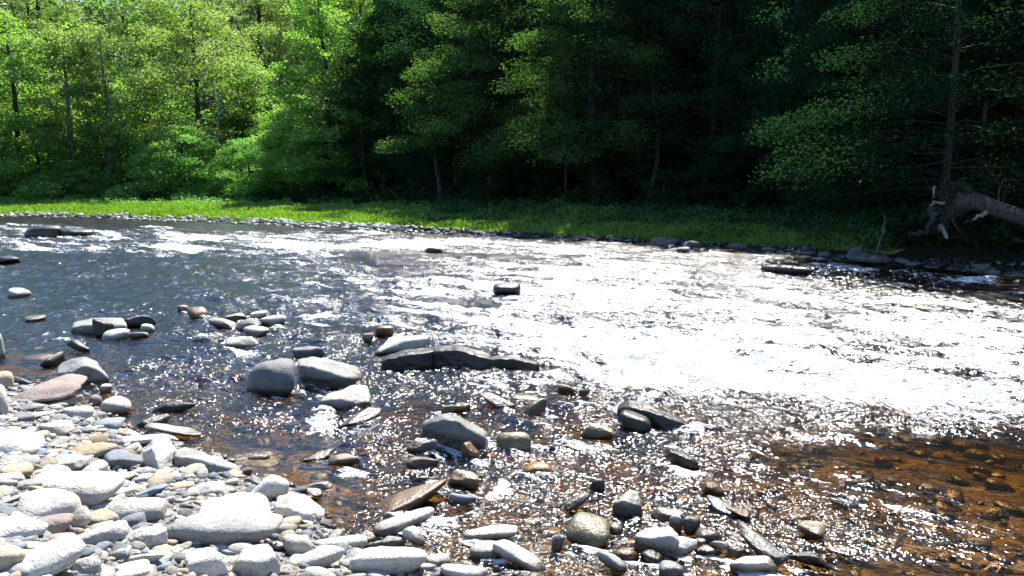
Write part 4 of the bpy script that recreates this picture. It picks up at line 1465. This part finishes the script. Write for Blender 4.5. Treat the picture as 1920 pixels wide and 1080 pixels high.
put(u, 1180, 42, 2.9, 1.1)
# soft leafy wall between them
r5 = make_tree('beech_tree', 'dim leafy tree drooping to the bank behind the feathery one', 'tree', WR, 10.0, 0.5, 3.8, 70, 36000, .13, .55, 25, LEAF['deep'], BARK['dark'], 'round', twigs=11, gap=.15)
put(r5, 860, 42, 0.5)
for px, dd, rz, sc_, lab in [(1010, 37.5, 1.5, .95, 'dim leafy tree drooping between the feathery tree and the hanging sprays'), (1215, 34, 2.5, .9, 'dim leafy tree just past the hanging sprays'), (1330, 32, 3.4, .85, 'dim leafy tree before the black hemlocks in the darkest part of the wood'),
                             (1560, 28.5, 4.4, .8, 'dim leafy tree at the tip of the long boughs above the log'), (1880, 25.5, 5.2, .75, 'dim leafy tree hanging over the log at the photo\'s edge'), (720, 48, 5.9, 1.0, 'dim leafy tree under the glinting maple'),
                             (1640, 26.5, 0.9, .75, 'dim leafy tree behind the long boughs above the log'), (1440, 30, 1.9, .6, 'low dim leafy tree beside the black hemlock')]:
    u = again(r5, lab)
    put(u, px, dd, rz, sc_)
# second and third rank, taller, up the slope; first two added to block sun flecks
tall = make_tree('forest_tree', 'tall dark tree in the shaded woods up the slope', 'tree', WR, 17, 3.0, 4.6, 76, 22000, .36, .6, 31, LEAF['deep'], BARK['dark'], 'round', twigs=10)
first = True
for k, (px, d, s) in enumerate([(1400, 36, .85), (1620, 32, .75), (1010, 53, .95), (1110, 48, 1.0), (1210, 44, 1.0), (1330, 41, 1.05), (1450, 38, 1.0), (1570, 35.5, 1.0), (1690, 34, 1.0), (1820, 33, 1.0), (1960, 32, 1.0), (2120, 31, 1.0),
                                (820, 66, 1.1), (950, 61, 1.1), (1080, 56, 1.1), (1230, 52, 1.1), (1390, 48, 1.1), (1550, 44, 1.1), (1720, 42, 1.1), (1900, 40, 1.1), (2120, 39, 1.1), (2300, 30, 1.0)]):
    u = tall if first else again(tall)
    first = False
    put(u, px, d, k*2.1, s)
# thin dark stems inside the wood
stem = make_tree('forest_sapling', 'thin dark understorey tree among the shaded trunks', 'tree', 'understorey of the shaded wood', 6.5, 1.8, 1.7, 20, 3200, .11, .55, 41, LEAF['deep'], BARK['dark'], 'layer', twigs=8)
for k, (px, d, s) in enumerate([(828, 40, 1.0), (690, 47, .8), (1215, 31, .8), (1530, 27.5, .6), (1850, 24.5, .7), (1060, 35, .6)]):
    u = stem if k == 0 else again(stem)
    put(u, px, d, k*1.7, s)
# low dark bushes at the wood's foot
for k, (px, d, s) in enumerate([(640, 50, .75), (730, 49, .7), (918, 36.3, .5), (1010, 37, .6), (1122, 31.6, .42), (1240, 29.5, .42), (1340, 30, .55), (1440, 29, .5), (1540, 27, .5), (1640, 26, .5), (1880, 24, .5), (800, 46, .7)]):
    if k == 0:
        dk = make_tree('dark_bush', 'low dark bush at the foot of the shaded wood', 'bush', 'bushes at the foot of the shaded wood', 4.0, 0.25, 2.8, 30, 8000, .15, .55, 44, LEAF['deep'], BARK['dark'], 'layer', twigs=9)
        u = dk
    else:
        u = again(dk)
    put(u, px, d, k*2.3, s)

# ---- the wooded hillside far behind, one mass
pts, nr = [], []
rw = np.random.default_rng(77)
for k in range(240):
    px = rw.uniform(-300, 900)
    d = rw.uniform(82, 165)
    x, y, z = stand(px, d)
    R = rw.uniform(2.5, 4.5)
    Hh = rw.uniform(7, 13)
    n = 330
    a = rw.normal(0, 1, (n, 3))
    a /= np.linalg.norm(a, axis=1)[:, None]
    a *= rw.uniform(0.55, 1.0, (n, 1))
    pts.append(np.stack([x+a[:, 0]*R, y+a[:, 1]*R, z+Hh*0.55+a[:, 2]*Hh*0.5], -1))
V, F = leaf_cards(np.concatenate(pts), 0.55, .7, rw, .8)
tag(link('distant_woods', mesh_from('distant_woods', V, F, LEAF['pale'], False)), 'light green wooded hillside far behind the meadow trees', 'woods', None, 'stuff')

# ---- grass of the far bank
rg = np.random.default_rng(5)
gv, gf_ = [], []
N = 150000
th = rg.uniform(-0.68, 0.47, N)
u = rg.random(N)
wide = np.interp(th, [-0.68, -0.2, 0.0, 0.2, 0.36, 0.42], [9.5, 9.5, 5.2, 3.8, 3.2, 1.0])
s = 0.35+wide*u**1.1
keep_ = rg.random(N) < np.interp(th, [-0.68, 0.28, 0.36, 0.41], [1, 1, .5, .0])
th, s, wide = th[keep_], s[keep_], wide[keep_]
r_ = far_r(th)+s/0.85
x, y = r_*np.sin(th), r_*np.cos(th)
z = ground_z(x, y)
n = len(x)
clump = vnoise(np.stack([x*0.9, y*0.9], -1), 61)
right = smooth(-0.15, 0.1, th)
hh = (0.13+0.10*(s/wide)+0.09*clump+0.06*right)*rg.uniform(.6, 1.35, n)*np.clip(s/0.9, .35, 1)
ww = rg.uniform(.018, .038, n)*(1-.3*right)
az = rg.uniform(0, 6.28, n)
bend = rg.normal(0, .35, (n, 2))*hh[:, None]
A = np.stack([x-np.cos(az)*ww, y-np.sin(az)*ww, z-.03], -1)
B = np.stack([x+np.cos(az)*ww, y+np.sin(az)*ww, z-.03], -1)
M1 = np.stack([x+bend[:, 0]*.35+np.cos(az)*ww*.7, y+bend[:, 1]*.35+np.sin(az)*ww*.7, z+hh*.6], -1)
T1 = np.stack([x+bend[:, 0], y+bend[:, 1], z+hh], -1)
V = np.stack([A, B, M1, T1], 1).reshape(-1, 3)
tag(link('grass', mesh_from('grass', V, np.arange(n*4).reshape(-1, 4), LEAF['grass'], False)), 'bright green grass strip along the far bank', 'grass', None, 'stuff')
# broad-leaved weeds standing in the back of the grass
cen = []
for k in range(520):
    t_ = rg.uniform(-0.62, 0.42)
    wv = float(np.interp(t_, [-0.68, -0.2, 0.0, 0.2, 0.36, 0.42], [12, 11, 7.5, 5.5, 4, 1.0]))
    s_ = wv*(0.55+0.5*rg.random())
    rr = float(far_r(t_))+s_/0.85
    cx, cy = rr*math.sin(t_), rr*math.cos(t_)
    cz = gz(cx, cy)
    hgt = rg.uniform(.2, .5)
    m_ = 40
    cen.append(np.stack([cx+rg.normal(0, .16, m_), cy+rg.normal(0, .16, m_), cz+hgt*rg.random(m_)], -1))
V, F = leaf_cards(np.concatenate(cen), .10, .6, rg, .6)
tag(link('weeds', mesh_from('weeds', V, F, LEAF['bright'], False)), 'broad leaved weeds along the back of the far grass', 'weeds', None, 'stuff')

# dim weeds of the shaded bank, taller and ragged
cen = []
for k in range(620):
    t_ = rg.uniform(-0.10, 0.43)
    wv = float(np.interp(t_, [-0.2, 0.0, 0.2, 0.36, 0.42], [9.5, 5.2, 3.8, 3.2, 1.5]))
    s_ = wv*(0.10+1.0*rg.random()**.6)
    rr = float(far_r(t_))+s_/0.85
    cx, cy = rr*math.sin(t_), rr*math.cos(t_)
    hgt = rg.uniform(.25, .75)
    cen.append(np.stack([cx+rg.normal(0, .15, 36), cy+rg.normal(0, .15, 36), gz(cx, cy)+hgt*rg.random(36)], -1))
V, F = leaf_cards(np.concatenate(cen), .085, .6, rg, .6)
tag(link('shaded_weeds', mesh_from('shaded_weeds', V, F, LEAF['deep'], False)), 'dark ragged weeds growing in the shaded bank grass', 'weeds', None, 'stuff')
# leafy ground cover of the wood
N = 90000
th = rg.uniform(-0.68, 0.75, N)
w0 = np.interp(th, [-0.68, -0.2, 0.0, 0.2, 0.36, 0.40], [12.0, 11.5, 7.6, 5.6, 3.6, 1.0])
s = w0+26*rg.random(N)**1.4
r_ = far_r(th)+s/0.85
x, y = r_*np.sin(th), r_*np.cos(th)
k_ = vnoise(np.stack([x*0.7, y*0.7], -1), 66) > -0.35
x, y = x[k_], y[k_]
P = np.stack([x, y, ground_z(x, y)+rg.random(len(x))**2*0.6], -1)
V, F = leaf_cards(P, .22, .6, rg, .5)
tag(link('undergrowth', mesh_from('undergrowth', V, F, LEAF['deep'], False)), 'dark leafy ground cover on the floor of the wood', 'undergrowth', None, 'stuff')

# ------------------------------------------------------------------ uprooted log
def bent(p0, p1, n=6, amp=.06, seed=0):
    r = np.random.default_rng(seed)
    p0, p1 = np.array(p0, float), np.array(p1, float)
    t = np.linspace(0, 1, n)[:, None]
    P = p0+(p1-p0)*t
    L = np.linalg.norm(p1-p0)
    P[1:-1] += r.normal(0, amp*L, (n-2, 3))
    return P


def point(px, py, dist):
    d = ray(px, py)
    return np.array([0, 0, CAM_H])+d*dist/math.hypot(d[0], d[1])


lx = stand(1800, 19.5)
log = link('fallen_log', None, None, lx)
tag(log, 'grey uprooted log with a torn dark root plate, lying on the shaded bank', 'fallen log')
o0 = np.array(lx)


def lp(px, py, dist):
    return point(px, py, dist)-o0


T = Tubes()
P = np.array([lp(1800, 378, 19.5), lp(1835, 378, 19.3), lp(1870, 392, 19.0), lp(1905, 403, 18.7), lp(1960, 424, 18.3), lp(2060, 462, 17.6)])
T.add(P, [.20, .175, .15, .145, .14, .135], 16)
link('trunk', T.build('trunk', BARK['log']), log)
V, F = rock_verts(4242, (0.46, 0.45, 0.70), 4, 4, 5, 0, 0.2)
rp = link('root_plate', mesh_from('root_plate', V, F, BARK['soil']), log, lp(1793, 384, 19.6))
rootspec = [((1797, 345, 19.5), (1840, 372, 19.3), .10, 'soil'), ((1780, 352, 19.4), (1750, 372, 19.0), .04, 'dark'), ((1770, 380, 19.3), (1744, 384, 19.0), .035, 'bleached'), ((1750, 378, 19.1), (1744, 392, 19.0), .03, 'bleached'),
            ((1748, 390, 19.1), (1738, 440, 18.8), .08, 'dark'), ((1755, 400, 19.1), (1750, 412, 18.9), .025, 'bleached'), ((1762, 420, 19.0), (1776, 446, 18.6), .06, 'bleached'), ((1775, 425, 19.3), (1740, 425, 18.9), .07, 'dark'),
            ((1850, 398, 19.0), (1824, 412, 18.9), .05, 'bleached'), ((1838, 405, 19.0), (1806, 420, 18.9), .035, 'dark'), ((1752, 350, 19.2), (1749, 372, 19.1), .025, 'bleached'), ((1785, 350, 19.4), (1812, 334, 19.6), .06, 'soil'), ((1730, 436, 18.9), (1705, 440, 18.6), .05, 'dark')]
for k, (a, b, rad_, mt) in enumerate(rootspec):
    T = Tubes()
    T.add(bent(lp(*a), lp(*b), 6, .07, k), np.linspace(rad_, rad_*.4, 6), 7)
    link('root', T.build('root', BARK[mt]), log)
rr_ = np.random.default_rng(12)
for k in range(14):
    a_ = rr_.uniform(-2.6, 2.6)
    q_ = np.array(lp(1788, 386, 19.4))
    e_ = q_+np.array([-0.35*abs(math.cos(a_))-rr_.uniform(0, .3), rr_.uniform(-.5, .2), 0.62*math.sin(a_)*rr_.uniform(.6, 1.1)])
    T = Tubes()
    T.add(bent(q_, e_, 6, .10, 60+k), np.linspace(rr_.uniform(.02, .05), .008, 6), 6)
    link('root', T.build('root', BARK['soil' if k % 3 else 'dark']), log)
# loose branches
for (a, b, rr0, lab) in [((1466, 408, 24.0), (1520, 391, 25.5), .035, 'thin dead branch lying in the grass of the shaded bank'), ((1638, 432, 20.0), (1660, 402, 21.0), .028, 'grey stick standing slanted at the end of the shaded grass'),
                         ((1868, 376, 20.5), (1880, 340, 21), .025, 'thin forked twig standing behind the uprooted log')]:
    T = Tubes()
    A, B = point(*a), point(*b)
    A[2] = gz(A[0], A[1])-.05
    T.add(bent(A, B, 6, .02, int(a[0])), np.linspace(rr0, rr0*.5, 6), 6)
    mid_ = (A+B)/2
    T.add(bent(mid_, mid_+(B-A)*.35+np.array([.1, 0, .08]), 4, .03, 3), np.linspace(rr0*.5, rr0*.2, 4), 5)
    o = link('fallen_branch', T.build('fallen_branch', BARK['grey']))
    tag(o, lab, 'branch')
